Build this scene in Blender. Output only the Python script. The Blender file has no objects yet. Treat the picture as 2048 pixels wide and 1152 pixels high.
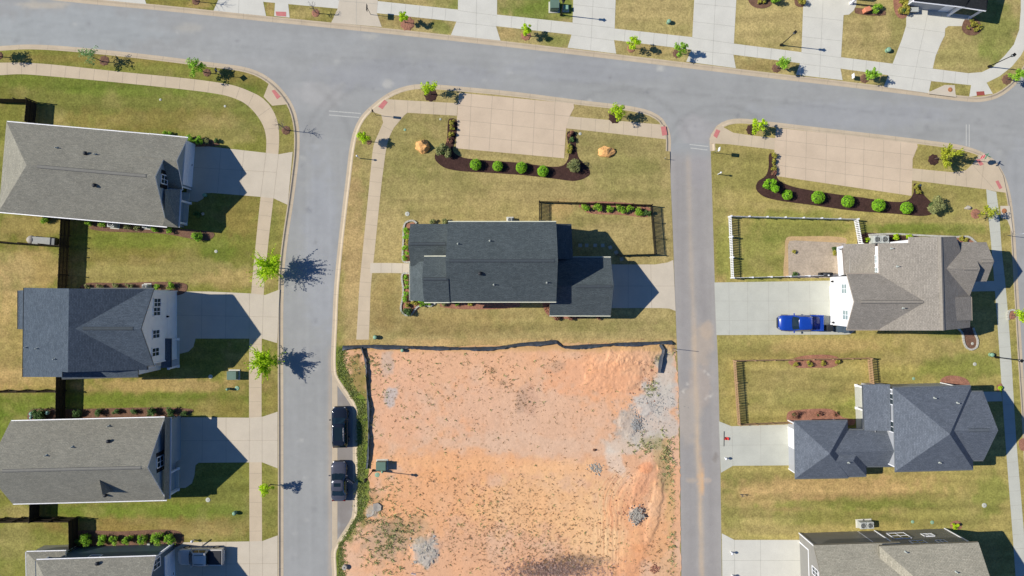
import bpy, bmesh, math, random
import numpy as np
from mathutils import Vector, Matrix
from mathutils.geometry import delaunay_2d_cdt
from mathutils.bvhtree import BVHTree

random.seed(7)
R = random.Random(11)
sc = bpy.context.scene
COL = sc.collection
HC, S0 = 82.0, 0.06            # height of the camera above the road, metres per photo pixel on the ground
CX, CY = 1024.0, 576.0

def P(px, py, z=0.0):
    k = S0 * (1 - z / HC)
    return Vector(((px - CX) * k, (CY - py) * k, z))
def lin1(c):
    c /= 255.0
    return c / 12.92 if c <= 0.04045 else ((c + 0.055) / 1.055) ** 2.4
KR, KG, KB = 1.06, 1.08, 1.22
def A(r, g, b, k=1.0):
    """base colour of a surface whose sunlit level ground shows as this sRGB value"""
    return (min(lin1(r) / KR * k, .9), min(lin1(g) / KG * k, .9), min(lin1(b) / KB * k, .9))

# ------------------------------------------------------------------ noise
def _h(ix, iy, s):
    n = (ix.astype(np.int64) * 374761393 + iy.astype(np.int64) * 668265263 + s * 982451653) & 0x7fffffff
    n = ((n ^ (n >> 13)) * 1274126177) & 0x7fffffff
    return ((n ^ (n >> 16)) & 0xffff) / 65535.0
def vnoise(x, y, s=0):
    ix, iy = np.floor(x), np.floor(y)
    fx, fy = x - ix, y - iy
    fx = fx * fx * (3 - 2 * fx); fy = fy * fy * (3 - 2 * fy)
    a = _h(ix, iy, s); b = _h(ix + 1, iy, s); c = _h(ix, iy + 1, s); d = _h(ix + 1, iy + 1, s)
    return (a * (1 - fx) + b * fx) * (1 - fy) + (c * (1 - fx) + d * fx) * fy
def fbm(x, y, s=0, o=4):
    v = 0; a = .5; t = 0
    for i in range(o):
        v = v + a * vnoise(x, y, s + i * 17); t += a
        x = x * 2.03 + 5.1; y = y * 2.03 + 3.7; a *= .5
    return v / t
def sst(e0, e1, x):
    t = np.clip((x - e0) / (e1 - e0), 0, 1)
    return t * t * (3 - 2 * t)
def blob(px, py, cx, cy, rx, ry, ang=0, rough=.42, s=3):
    c, n = math.cos(math.radians(ang)), math.sin(math.radians(ang))
    dx, dy = px - cx, py - cy
    u = (dx * c + dy * n) / rx; v = (-dx * n + dy * c) / ry
    d = np.sqrt(u * u + v * v) + rough * (fbm(px / 14., py / 14., s) - .5) * 2
    return 1 - sst(.6, 1.15, d)

# ------------------------------------------------------------------ materials
def newmat(name):
    m = bpy.data.materials.new(name); m.use_nodes = True
    nt = m.node_tree; b = nt.nodes['Principled BSDF']
    return m, nt, b
def mat(name, col, rough=.8, var=.12, scale=4.0, metal=0.0, bump=0.0, attr=None, spec=.3, fine=0.0, fscale=20., uvscale=None, coat=0.0, detail=5.0):
    m, nt, b = newmat(name)
    L = nt.links
    b.inputs['Roughness'].default_value = rough
    b.inputs['Metallic'].default_value = metal
    b.inputs['Specular IOR Level'].default_value = spec
    if coat: b.inputs['Coat Weight'].default_value = coat; b.inputs['Coat Roughness'].default_value = .05
    tc = nt.nodes.new('ShaderNodeTexCoord')
    geo = nt.nodes.new('ShaderNodeNewGeometry')
    pos = geo.outputs['Position']
    if attr:
        at = nt.nodes.new('ShaderNodeAttribute'); at.attribute_name = attr; base = at.outputs['Color']
    else:
        rgb = nt.nodes.new('ShaderNodeRGB'); rgb.outputs[0].default_value = (*col, 1); base = rgb.outputs[0]
    def layer(base, sc_, amount):
        if amount <= 0: return base
        n = nt.nodes.new('ShaderNodeTexNoise'); n.inputs['Scale'].default_value = sc_; n.inputs['Detail'].default_value = detail
        n.inputs['Roughness'].default_value = .65
        L.new(pos, n.inputs['Vector'])
        mr = nt.nodes.new('ShaderNodeMapRange'); mr.inputs['From Min'].default_value = .28; mr.inputs['From Max'].default_value = .72
        mr.inputs['To Min'].default_value = 1 - amount; mr.inputs['To Max'].default_value = 1 + amount
        mr.clamp = False
        L.new(n.outputs['Fac'], mr.inputs['Value'])
        mx = nt.nodes.new('ShaderNodeVectorMath'); mx.operation = 'MULTIPLY'
        L.new(base, mx.inputs[0]); L.new(mr.outputs[0], mx.inputs[1])
        return mx.outputs[0]
    out = layer(base, scale, var); out = layer(out, fscale, fine)
    L.new(out, b.inputs['Base Color'])
    if bump:
        n = nt.nodes.new('ShaderNodeTexNoise'); n.inputs['Scale'].default_value = fscale; n.inputs['Detail'].default_value = 6
        L.new(pos, n.inputs['Vector'])
        bp = nt.nodes.new('ShaderNodeBump'); bp.inputs['Strength'].default_value = bump; bp.inputs['Distance'].default_value = .05
        L.new(n.outputs['Fac'], bp.inputs['Height']); L.new(bp.outputs[0], b.inputs['Normal'])
    return m
def shingle(name, c1, c2, cm, tone=.22):
    """asphalt shingles: staggered tabs with their own tone, laid in the roof plane (UV in metres)"""
    m, nt, b = newmat(name); L = nt.links
    uv = nt.nodes.new('ShaderNodeUVMap'); uv.uv_map = 'UVMap'
    br = nt.nodes.new('ShaderNodeTexBrick')
    br.inputs['Color1'].default_value = (*c1, 1); br.inputs['Color2'].default_value = (*c2, 1); br.inputs['Mortar'].default_value = (*cm, 1)
    br.inputs['Scale'].default_value = 1; br.inputs['Brick Width'].default_value = .34; br.inputs['Row Height'].default_value = .15
    br.inputs['Mortar Size'].default_value = .012; br.inputs['Mortar Smooth'].default_value = .3; br.inputs['Bias'].default_value = 0
    L.new(uv.outputs[0], br.inputs['Vector'])
    out = br.outputs['Color']
    for sc_, am in ((.5, .07), (7.0, .20), (2.0, .05)):
        n = nt.nodes.new('ShaderNodeTexNoise'); n.inputs['Scale'].default_value = sc_; n.inputs['Detail'].default_value = 6
        L.new(uv.outputs[0], n.inputs['Vector'])
        mr = nt.nodes.new('ShaderNodeMapRange'); mr.inputs['From Min'].default_value = .3; mr.inputs['From Max'].default_value = .7
        mr.inputs['To Min'].default_value = 1 - am; mr.inputs['To Max'].default_value = 1 + am; mr.clamp = False
        L.new(n.outputs['Fac'], mr.inputs['Value'])
        mx = nt.nodes.new('ShaderNodeVectorMath'); mx.operation = 'MULTIPLY'
        L.new(out, mx.inputs[0]); L.new(mr.outputs[0], mx.inputs[1]); out = mx.outputs[0]
    L.new(out, b.inputs['Base Color'])
    b.inputs['Roughness'].default_value = .92; b.inputs['Specular IOR Level'].default_value = .12
    bp = nt.nodes.new('ShaderNodeBump'); bp.inputs['Strength'].default_value = .5; bp.inputs['Distance'].default_value = .02
    L.new(br.outputs['Fac'], bp.inputs['Height']); bp.invert = True; L.new(bp.outputs[0], b.inputs['Normal'])
    return m
def siding(name, col, pitch=.2, dark=.72):
    """horizontal lap siding: one shadow line per course"""
    m, nt, b = newmat(name); L = nt.links
    geo = nt.nodes.new('ShaderNodeNewGeometry'); sx = nt.nodes.new('ShaderNodeSeparateXYZ'); L.new(geo.outputs['Position'], sx.inputs[0])
    d = nt.nodes.new('ShaderNodeMath'); d.operation = 'DIVIDE'; d.inputs[1].default_value = pitch; L.new(sx.outputs['Z'], d.inputs[0])
    f = nt.nodes.new('ShaderNodeMath'); f.operation = 'FRACT'; L.new(d.outputs[0], f.inputs[0])
    cr = nt.nodes.new('ShaderNodeValToRGB'); cr.color_ramp.elements[0].position = .0; cr.color_ramp.elements[0].color = (*[c * dark for c in col], 1)
    cr.color_ramp.elements[1].position = .14; cr.color_ramp.elements[1].color = (*col, 1)
    L.new(f.outputs[0], cr.inputs[0])
    n = nt.nodes.new('ShaderNodeTexNoise'); n.inputs['Scale'].default_value = 1.2; n.inputs['Detail'].default_value = 5; L.new(geo.outputs['Position'], n.inputs['Vector'])
    mr = nt.nodes.new('ShaderNodeMapRange'); mr.inputs['To Min'].default_value = .88; mr.inputs['To Max'].default_value = 1.1; L.new(n.outputs['Fac'], mr.inputs['Value'])
    mx = nt.nodes.new('ShaderNodeVectorMath'); mx.operation = 'MULTIPLY'; L.new(cr.outputs[0], mx.inputs[0]); L.new(mr.outputs[0], mx.inputs[1])
    L.new(mx.outputs[0], b.inputs['Base Color']); b.inputs['Roughness'].default_value = .6
    bp = nt.nodes.new('ShaderNodeBump'); bp.inputs['Strength'].default_value = .6; bp.inputs['Distance'].default_value = .02
    L.new(f.outputs[0], bp.inputs['Height']); L.new(bp.outputs[0], b.inputs['Normal'])
    return m
def leafmat(name, col, var=.35, trans=.35):
    m, nt, b = newmat(name); L = nt.links
    geo = nt.nodes.new('ShaderNodeNewGeometry')
    hs = nt.nodes.new('ShaderNodeHueSaturation'); hs.inputs['Color'].default_value = (*col, 1)
    mr = nt.nodes.new('ShaderNodeMapRange'); mr.inputs['To Min'].default_value = 1 - var; mr.inputs['To Max'].default_value = 1 + var
    L.new(geo.outputs['Random Per Island'], mr.inputs['Value']); L.new(mr.outputs[0], hs.inputs['Value'])
    m2 = nt.nodes.new('ShaderNodeMapRange'); m2.inputs['To Min'].default_value = .475; m2.inputs['To Max'].default_value = .525
    n = nt.nodes.new('ShaderNodeTexNoise'); n.inputs['Scale'].default_value = 3; L.new(geo.outputs['Position'], n.inputs['Vector'])
    L.new(n.outputs['Fac'], m2.inputs['Value']); L.new(m2.outputs[0], hs.inputs['Hue'])
    L.new(hs.outputs[0], b.inputs['Base Color']); b.inputs['Roughness'].default_value = .6; b.inputs['Specular IOR Level'].default_value = .25
    tr = nt.nodes.new('ShaderNodeBsdfTranslucent'); L.new(hs.outputs[0], tr.inputs[0])
    ms = nt.nodes.new('ShaderNodeMixShader'); ms.inputs[0].default_value = trans
    L.new(b.outputs[0], ms.inputs[1]); L.new(tr.outputs[0], ms.inputs[2])
    L.new(ms.outputs[0], nt.nodes['Material Output'].inputs[0])
    return m

M = {}
M['lawn'] = mat('lawn grass', (0, 0, 0), .95, .12, 1.6, attr='Col', spec=.05, fine=.36, fscale=5.5, bump=.4)
M['asphalt'] = mat('asphalt', (0, 0, 0), .93, .05, .8, attr='Col', spec=.12, fine=.07, fscale=12., bump=.2)
M['dirt'] = mat('red clay', (0, 0, 0), .96, .05, 1.5, attr='Col', spec=.04, fine=.12, fscale=11., bump=.4)
M['ground'] = mat('far grass', A(150, 140, 85), .95, .2, .15, fine=.25, fscale=2.)
M['conc_tan'] = mat('tan concrete', A(209, 198, 184), .9, .06, .5, fine=.05, fscale=9., spec=.15)
M['conc_walk'] = mat('tan pavement concrete', A(207, 190, 169), .9, .08, .5, fine=.05, fscale=9., spec=.15)
M['conc_pink'] = mat('pinkish concrete', A(214, 194, 174), .9, .08, .35, fine=.05, fscale=7., spec=.15)
M['conc_grey'] = mat('pale grey concrete', A(216, 214, 209), .9, .06, .5, fine=.05, fscale=8., spec=.15)
M['conc_mid'] = mat('greenish grey concrete', A(198, 199, 193), .9, .07, .5, fine=.05, fscale=8., spec=.15)
M['kerb'] = mat('kerb concrete', A(202, 186, 166), .9, .09, .7, fine=.06, fscale=9., spec=.15)
M['joint'] = mat('concrete joint', A(176, 163, 148), .95, .1, 1.)
M['jointd'] = mat('grey concrete joint', A(180, 178, 172), .95, .1, 1.)
M['pad_red'] = mat('red tactile paving', A(205, 128, 128), .85, .1, 3.)
M['pad_brick'] = mat('brick tactile paving', A(165, 85, 78), .85, .1, 3.)
M['paint'] = mat('worn white road paint', A(197, 197, 196), .85, .12, 6.)
M['mulch'] = mat('dark bark mulch', A(74, 52, 48), .98, .35, 3., fine=.5, fscale=16., bump=1.)
M['mulch_red'] = mat('reddish pine mulch', A(165, 118, 100), .98, .3, 3., fine=.4, fscale=12., bump=1.)
M['mulch_mid'] = mat('brown pine mulch', A(125, 95, 80), .98, .3, 3., fine=.4, fscale=12., bump=1.)
M['paver'] = mat('grey pink pavers', A(183, 168, 154), .92, .14, 1., fine=.22, fscale=5.)
M['paver_edge'] = mat('grey paver edging', A(172, 168, 166), .92, .14, 1., fine=.22, fscale=5.)
M['soil'] = mat('bare tan soil', A(198, 168, 128), .97, .15, 1.5, fine=.2, fscale=8.)
M['stone'] = mat('pale edging stone', A(190, 188, 184), .9, .2, 2.5)
M['step_stone'] = mat('grey stepping stone', A(180, 178, 170), .9, .12, 2.)  # even grey of the stones themselves
M['boulder'] = mat('orange boulder', A(232, 178, 118), .92, .24, .9, fine=.2, fscale=4., bump=.8)
M['gravel'] = mat('grey crushed stone', A(170, 170, 172), .95, .25, 3., fine=.3, fscale=14., bump=1.)
M['slab'] = mat('weathered concrete slab', A(178, 172, 166), .95, .2, 2., fine=.15, fscale=10., bump=.4)
M['sh_grey'] = shingle('grey shingles', A(158, 155, 146), A(142, 140, 133), A(127, 125, 118))
M['sh_slate'] = shingle('dark slate shingles', A(96, 105, 111), A(83, 92, 98), A(73, 81, 88))
M['sh_dark'] = shingle('charcoal shingles', A(93, 104, 119), A(79, 90, 105), A(69, 78, 92))
M['sh_brown'] = shingle('taupe shingles', A(162, 155, 149), A(150, 144, 138), A(134, 128, 124))
M['sh_blue'] = shingle('blue grey shingles', A(112, 119, 134), A(100, 107, 121), A(87, 95, 108))
M['sh_pale'] = shingle('pale grey shingles', A(181, 175, 162), A(164, 160, 148), A(149, 143, 132))
M['sh_black'] = shingle('black shingles', A(52, 54, 58), A(46, 48, 52), A(39, 41, 45))
M['trim'] = mat('white trim', (.86, .86, .86), .5, .04, 2.)
M['fascia_dk'] = mat('dark grey fascia', A(92, 97, 104), .6, .05, 2.)
M['fascia_bl'] = mat('blue grey fascia', A(118, 124, 134), .6, .05, 2.)
M['fascia_ol'] = mat('olive grey fascia', A(120, 116, 106), .6, .05, 2.)
M['fascia_tp'] = mat('taupe fascia', A(182, 172, 166), .6, .05, 2.)
M['v_dark'] = mat('charcoal ridge cap', A(78, 86, 94), .9, .15, 5.)
M['v_blue'] = mat('blue grey ridge cap', A(98, 105, 116), .9, .15, 5.)
M['v_tp'] = mat('taupe ridge cap', A(156, 149, 142), .9, .15, 5.)
M['trim_cream'] = mat('cream trim', (.72, .72, .6), .5, .04, 2.)
M['door'] = mat('white garage door', (.88, .88, .88), .5, .04, 1.)
M['w_white'] = siding('white siding', (.88, .88, .87), .25, .82)
M['w_grey'] = siding('light grey siding', (.42, .43, .44))
M['w_blue'] = siding('dark blue grey siding', (.10, .15, .19))
M['w_teal'] = siding('blue grey siding', (.30, .36, .39))
M['w_olive'] = siding('olive grey siding', (.28, .27, .24))
M['w_cream'] = siding('cream siding', (.55, .53, .47))
M['glass'] = mat('window glass', (.03, .045, .05), .06, .1, 2., spec=.8)
M['glass_pale'] = mat('pale blinds behind glass', (.28, .36, .35), .2, .15, 3., spec=.6)
M['screen'] = mat('grey insect screen', A(122, 126, 128), .7, .12, 3.)
M['black'] = mat('black metal', (.012, .012, .013), .45, .1, 4., metal=.2)
M['shutter'] = mat('black shutter', (.014, .015, .018), .6, .1, 4.)
M['fence_wood'] = mat('dark weathered fence boards', A(64, 54, 42), .9, .25, 2.5)
M['fence_tan'] = mat('tan picket wood', A(180, 148, 118), .85, .18, 2.5)
M['fence_white'] = mat('white vinyl', (.8, .8, .8), .4, .03, 2.)
M['silt'] = mat('black silt fabric', A(62, 70, 84), .6, .25, 3., spec=.4)
M['green_box'] = mat('green utility enclosure', A(104, 130, 118), .5, .08, 2.)
M['green_dk'] = mat('green pedestal', A(140, 180, 156), .5, .08, 2.)
M['acm'] = mat('grey air conditioner casing', A(190, 194, 196), .5, .06, 3.)
M['acg'] = mat('fan grille', A(110, 114, 118), .5, .1, 8.)
M['signm'] = mat('sign back aluminium', (.55, .56, .57), .35, .06, 3., metal=.6)
M['sign_red'] = mat('stop sign red', (.5, .02, .03), .4, .05, 3.)
M['sign_green'] = mat('street name green', (.02, .22, .10), .4, .05, 3.)
M['white'] = mat('white paint', (.8, .8, .8), .45, .03, 3.)
M['rust'] = mat('rusty iron cover', A(180, 120, 84), .85, .3, 4., fine=.2)
M['lid'] = mat('pale utility lid', A(196, 198, 192), .8, .12, 4.)
M['bark'] = mat('bark', (.13, .10, .08), .9, .25, 6.)
M['twig'] = mat('bare twigs', (.20, .17, .16), .9, .2, 6.)
M['dkgrey'] = mat('dark grey plastic', (.03, .032, .035), .5, .1, 4.)
M['orange'] = mat('orange plastic', A(226, 146, 116), .6, .1, 4.)
M['red'] = mat('red flag cloth', (.6, .04, .03), .7, .1, 4.)
M['galv'] = mat('galvanised vent', A(170, 176, 176), .5, .1, 6., metal=.3)
M['leaf_lime'] = leafmat('lime leaves', (.54, .74, .025), .4, .42)
M['leaf_mid'] = leafmat('mid green leaves', (.34, .58, .05), .4, .38)
M['leaf_yel'] = leafmat('yellow green leaves', (.50, .54, .05), .4, .4)
M['leaf_pale'] = leafmat('pale green leaves', (.28, .46, .17), .35, .4)
M['leaf_box'] = leafmat('boxwood leaves', (.28, .56, .025), .4, .3)
M['leaf_olive'] = leafmat('olive leaves', (.31, .33, .12), .4, .25)
M['leaf_dark'] = leafmat('dark green leaves', (.11, .20, .05), .45, .25)
M['leaf_red'] = leafmat('red bronze leaves', (.40, .19, .12), .4, .25)
M['leaf_gold'] = leafmat('golden leaves', (.46, .42, .07), .4, .3)
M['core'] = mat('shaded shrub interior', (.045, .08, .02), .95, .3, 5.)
M['weed_dk'] = leafmat('dry brown weeds', (.44, .31, .17), .4, .35)
M['weed_r'] = leafmat('reddish dry grass', (.56, .41, .33), .4, .3)
M['weed_v'] = leafmat('verge grass', (.34, .39, .12), .45, .3)
M['weed_g'] = leafmat('green weeds', (.42, .44, .19), .5, .3)
M['tyre'] = mat('tyre rubber', (.015, .015, .016), .85, .1, 5.)
M['rim'] = mat('alloy rim', (.35, .36, .37), .35, .06, 5., metal=.8)
M['car_black'] = mat('black car paint', (.012, .015, .020), .12, .05, 3., coat=1., spec=.5)
M['car_grey'] = mat('gunmetal car paint', (.13, .13, .145), .2, .05, 3., metal=.45, coat=1.)
M['car_blue'] = mat('bright blue car paint', (.010, .055, .34), .25, .05, 3., coat=1.)
M['car_tan'] = mat('pale sand car paint', (.62, .58, .50), .35, .05, 3., coat=.8)
M['cglass'] = mat('tinted car glass', (.010, .02, .024), .06, .1, 3., spec=.7)
M['lamp_w'] = mat('headlamp lens', (.30, .32, .34), .15, .05, 3., spec=.6)
M['lamp_r'] = mat('tail lamp lens', (.12, .012, .012), .2, .05, 3.)
M['tarp'] = mat('pale canvas', A(170, 172, 172), .8, .1, 3.)

# ------------------------------------------------------------------ object helpers
def link(o, parent=None):
    COL.objects.link(o)
    if parent is not None: o.parent = parent
    return o
def tag(o, label=None, cat=None, group=None, kind=None):
    if label: o['label'] = label
    if cat: o['category'] = cat
    if group: o['group'] = group
    if kind: o['kind'] = kind
    return o
def empty(name, loc, label, cat, group=None, rz=0):
    o = bpy.data.objects.new(name, None); o.location = loc; o.rotation_euler = (0, 0, rz); o.empty_display_size = .3
    link(o); return tag(o, label, cat, group)
class MB:
    """collects shapes, then links them as ONE mesh object"""
    def __init__(s): s.v = []; s.f = []; s.mi = []; s.sm = []
    def face(s, pts, mi=0, smooth=False):
        b = len(s.v); s.v += [tuple(p) for p in pts]; s.f.append(list(range(b, b + len(pts)))); s.mi.append(mi); s.sm.append(smooth)
    def add(s, v, f, mi=0, smooth=False):
        b = len(s.v); s.v += [tuple(p) for p in v]
        for q in f: s.f.append([b + i for i in q]); s.mi.append(mi); s.sm.append(smooth)
    def box(s, c, d, rz=0, mi=0, ry=0, rx=0):
        x, y, z = d[0] / 2, d[1] / 2, d[2] / 2
        mt = Matrix.Translation(c) @ Matrix.Rotation(rz, 4, 'Z') @ Matrix.Rotation(ry, 4, 'Y') @ Matrix.Rotation(rx, 4, 'X')
        v = [mt @ Vector(p) for p in ((-x, -y, -z), (x, -y, -z), (x, y, -z), (-x, y, -z), (-x, -y, z), (x, -y, z), (x, y, z), (-x, y, z))]
        s.add(v, [(0, 3, 2, 1), (4, 5, 6, 7), (0, 1, 5, 4), (1, 2, 6, 5), (2, 3, 7, 6), (3, 0, 4, 7)], mi)
    def bbox(s, c, d, b=.02, rz=0, mi=0, smooth=True):
        """box with bevelled edges"""
        bm = bmesh.new(); bmesh.ops.create_cube(bm, size=1)
        for q in bm.verts: q.co = Vector((q.co.x * d[0], q.co.y * d[1], q.co.z * d[2]))
        bmesh.ops.bevel(bm, geom=bm.edges[:], offset=b, segments=2, affect='EDGES', profile=.5)
        mt = Matrix.Translation(c) @ Matrix.Rotation(rz, 4, 'Z')
        bm.verts.index_update()
        s.add([mt @ q.co for q in bm.verts], [[w.index for w in f.verts] for f in bm.faces], mi, False); bm.free()
    def tube(s, pts, rad, n=8, mi=0, cap=True, smooth=True):
        pts = [Vector(p) for p in pts]
        if not isinstance(rad, (list, tuple)): rad = [rad] * len(pts)
        rings = []; V = []; F = []
        up = Vector((0, 0, 1))
        for i, p in enumerate(pts):
            d = (pts[min(i + 1, len(pts) - 1)] - pts[max(i - 1, 0)])
            d = d.normalized() if d.length > 1e-9 else Vector((0, 0, 1))
            a = d.cross(Vector((1, 0, 0)) if abs(d.x) < .9 else Vector((0, 1, 0))).normalized(); b2 = d.cross(a)
            for k in range(n):
                t = 2 * math.pi * k / n
                V.append(p + a * math.cos(t) * rad[i] + b2 * math.sin(t) * rad[i])
        for i in range(len(pts) - 1):
            for k in range(n):
                F.append((i * n + k, i * n + (k + 1) % n, (i + 1) * n + (k + 1) % n, (i + 1) * n + k))
        if cap: F.append(list(range(n))[::-1]); F.append([(len(pts) - 1) * n + k for k in range(n)])
        s.add(V, F, mi, smooth)
    def lathe(s, prof, c=(0, 0, 0), n=16, mi=0, smooth=True):
        V = []; F = []; c = Vector(c)
        for r, z in prof:
            for k in range(n):
                t = 2 * math.pi * k / n; V.append(c + Vector((r * math.cos(t), r * math.sin(t), z)))
        m = len(prof)
        for i in range(m - 1):
            for k in range(n): F.append((i * n + k, i * n + (k + 1) % n, (i + 1) * n + (k + 1) % n, (i + 1) * n + k))
        F.append([(m - 1) * n + k for k in range(n)])
        s.add(V, F, mi, smooth)
    def build(s, name, mats, parent=None, loc=None):
        me = bpy.data.meshes.new(name); me.from_pydata(s.v, [], s.f); 
        for m in (mats if isinstance(mats, (list, tuple)) else [mats]): me.materials.append(m)
        me.polygons.foreach_set('material_index', s.mi); me.polygons.foreach_set('use_smooth', s.sm)
        me.update(); o = bpy.data.objects.new(name, me); link(o, parent)
        if loc is not None: o.location = loc
        return o

def smooth_line(pts, step=.5, closed=False):
    """Catmull-Rom through world-space points, resampled"""
    pts = [Vector((p[0], p[1])) for p in pts]; n = len(pts); out = []
    rng = range(n if closed else n - 1)
    for i in rng:
        p1, p2 = pts[i], pts[(i + 1) % n]
        p0 = pts[i - 1] if (i > 0 or closed) else p1 * 2 - p2
        p3 = pts[(i + 2) % n] if (i + 2 < n or closed) else p2 * 2 - p1
        d1 = max((p1 - p0).length ** .5, 1e-6); d2 = max((p2 - p1).length ** .5, 1e-6); d3 = max((p3 - p2).length ** .5, 1e-6)
        m1 = ((p1 - p0) / d1 - (p2 - p0) / (d1 + d2) + (p2 - p1) / d2) * d2
        m2 = ((p2 - p1) / d2 - (p3 - p1) / (d2 + d3) + (p3 - p2) / d3) * d2
        k = max(1, min(40, int((p2 - p1).length / step)))
        for j in range(k):
            t = j / k; t2, t3 = t * t, t * t * t
            out.append(p1 * (2 * t3 - 3 * t2 + 1) + m1 * (t3 - 2 * t2 + t) + p2 * (-2 * t3 + 3 * t2) + m2 * (t3 - t2))
    if not closed: out.append(pts[-1])
    return out
def offset_line(pts, d, closed=False):
    """shift a polyline to its left by d"""
    n = len(pts); out = []
    for i in range(n):
        if closed: a, b, c = pts[i - 1], pts[i], pts[(i + 1) % n]
        else: a, b, c = pts[max(i - 1, 0)], pts[i], pts[min(i + 1, n - 1)]
        e1 = (b - a); e2 = (c - b)
        if e1.length < 1e-9: e1 = e2
        if e2.length < 1e-9: e2 = e1
        n1 = Vector((-e1.y, e1.x)).normalized(); n2 = Vector((-e2.y, e2.x)).normalized()
        m = n1 + n2
        if m.length < 1e-6: m = n1
        m.normalize(); k = d / max(.35, m.dot(n1))
        out.append(b + m * k)
    return out
def W2(lst): return [P(*p).xy for p in lst]
def inpoly(x, y, poly):
    r = np.zeros(x.shape, bool); n = len(poly); j = n - 1
    for i in range(n):
        xi, yi = poly[i]; xj, yj = poly[j]
        c = ((yi > y) != (yj > y)) & (x < (xj - xi) * (y - yi) / (yj - yi + 1e-12) + xi)
        r ^= c; j = i
    return r
def setcol(me, cols):
    at = me.color_attributes.new('Col', 'FLOAT_COLOR', 'POINT')
    a = np.ones((len(me.vertices), 4), np.float32); a[:, :3] = cols; at.data.foreach_set('color', a.ravel())
def sheet(name, poly, z, material, kind='structure', grid=None, colfn=None, zfn=None, parent=None, inner=None):
    """flat ground sheet over any outline; with a grid spacing it gets inner points to carry colour or relief"""
    poly = [Vector((p[0], p[1])) for p in poly]
    pts = list(poly); n0 = len(poly)
    if grid:
        xs = [p.x for p in poly]; ys = [p.y for p in poly]
        x0, x1, y0, y1 = inner or (min(xs), max(xs), min(ys), max(ys))
        gx, gy = np.meshgrid(np.arange(max(min(xs), x0), min(max(xs), x1), grid), np.arange(max(min(ys), y0), min(max(ys), y1), grid))
        gx = gx.ravel(); gy = gy.ravel(); rs = np.random.RandomState(len(poly))
        gx = gx + rs.uniform(-.2, .2, gx.shape) * grid; gy = gy + rs.uniform(-.2, .2, gy.shape) * grid
        k = inpoly(gx, gy, [(p.x, p.y) for p in poly]); pts += [Vector((a, b)) for a, b in zip(gx[k], gy[k])]
    v, e, f, *_ = delaunay_2d_cdt(pts, [], [list(range(n0))], 1, 1e-4)
    V = np.array([(p.x, p.y) for p in v]); zz = np.full(len(V), z)
    if zfn is not None: zz = zz + zfn(V[:, 0], V[:, 1])
    me = bpy.data.meshes.new(name)
    ff = []
    for q in f:
        a, b, c = V[q[0]], V[q[1]], V[q[2]]
        ff.append(q if (b[0] - a[0]) * (c[1] - a[1]) - (b[1] - a[1]) * (c[0] - a[0]) > 0 else q[::-1])
    me.from_pydata([(a, b, c) for (a, b), c in zip(V, zz)], [], ff)
    for m in (material if isinstance(material, (list, tuple)) else [material]): me.materials.append(m)
    if colfn is not None: setcol(me, colfn(CX + V[:, 0] / S0, CY - V[:, 1] / S0))
    me.update(); o = bpy.data.objects.new(name, me); link(o, parent)
    if kind: o['kind'] = kind
    return o
def add_strips(o, segs, w=.035, dz=.004, mi=1):
    """thin joint lines laid into the same sheet: second material"""
    me = o.data; bm = bmesh.new(); bm.from_mesh(me)
    for a, b, z in segs:
        a = Vector(a); b = Vector(b); d = (b - a)
        if d.length < .05: continue
        n = Vector((-d.y, d.x)).normalized() * w / 2
        vs = [bm.verts.new((p.x, p.y, z + dz)) for p in (a - n, b - n, b + n, a + n)]
        f = bm.faces.new(vs); f.material_index = mi
    bm.to_mesh(me); bm.free()
# ================================================================== GROUND
def mixc(c, col, t):
    return c * (1 - t[:, None]) + np.array(col)[None] * t[:, None]
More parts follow.
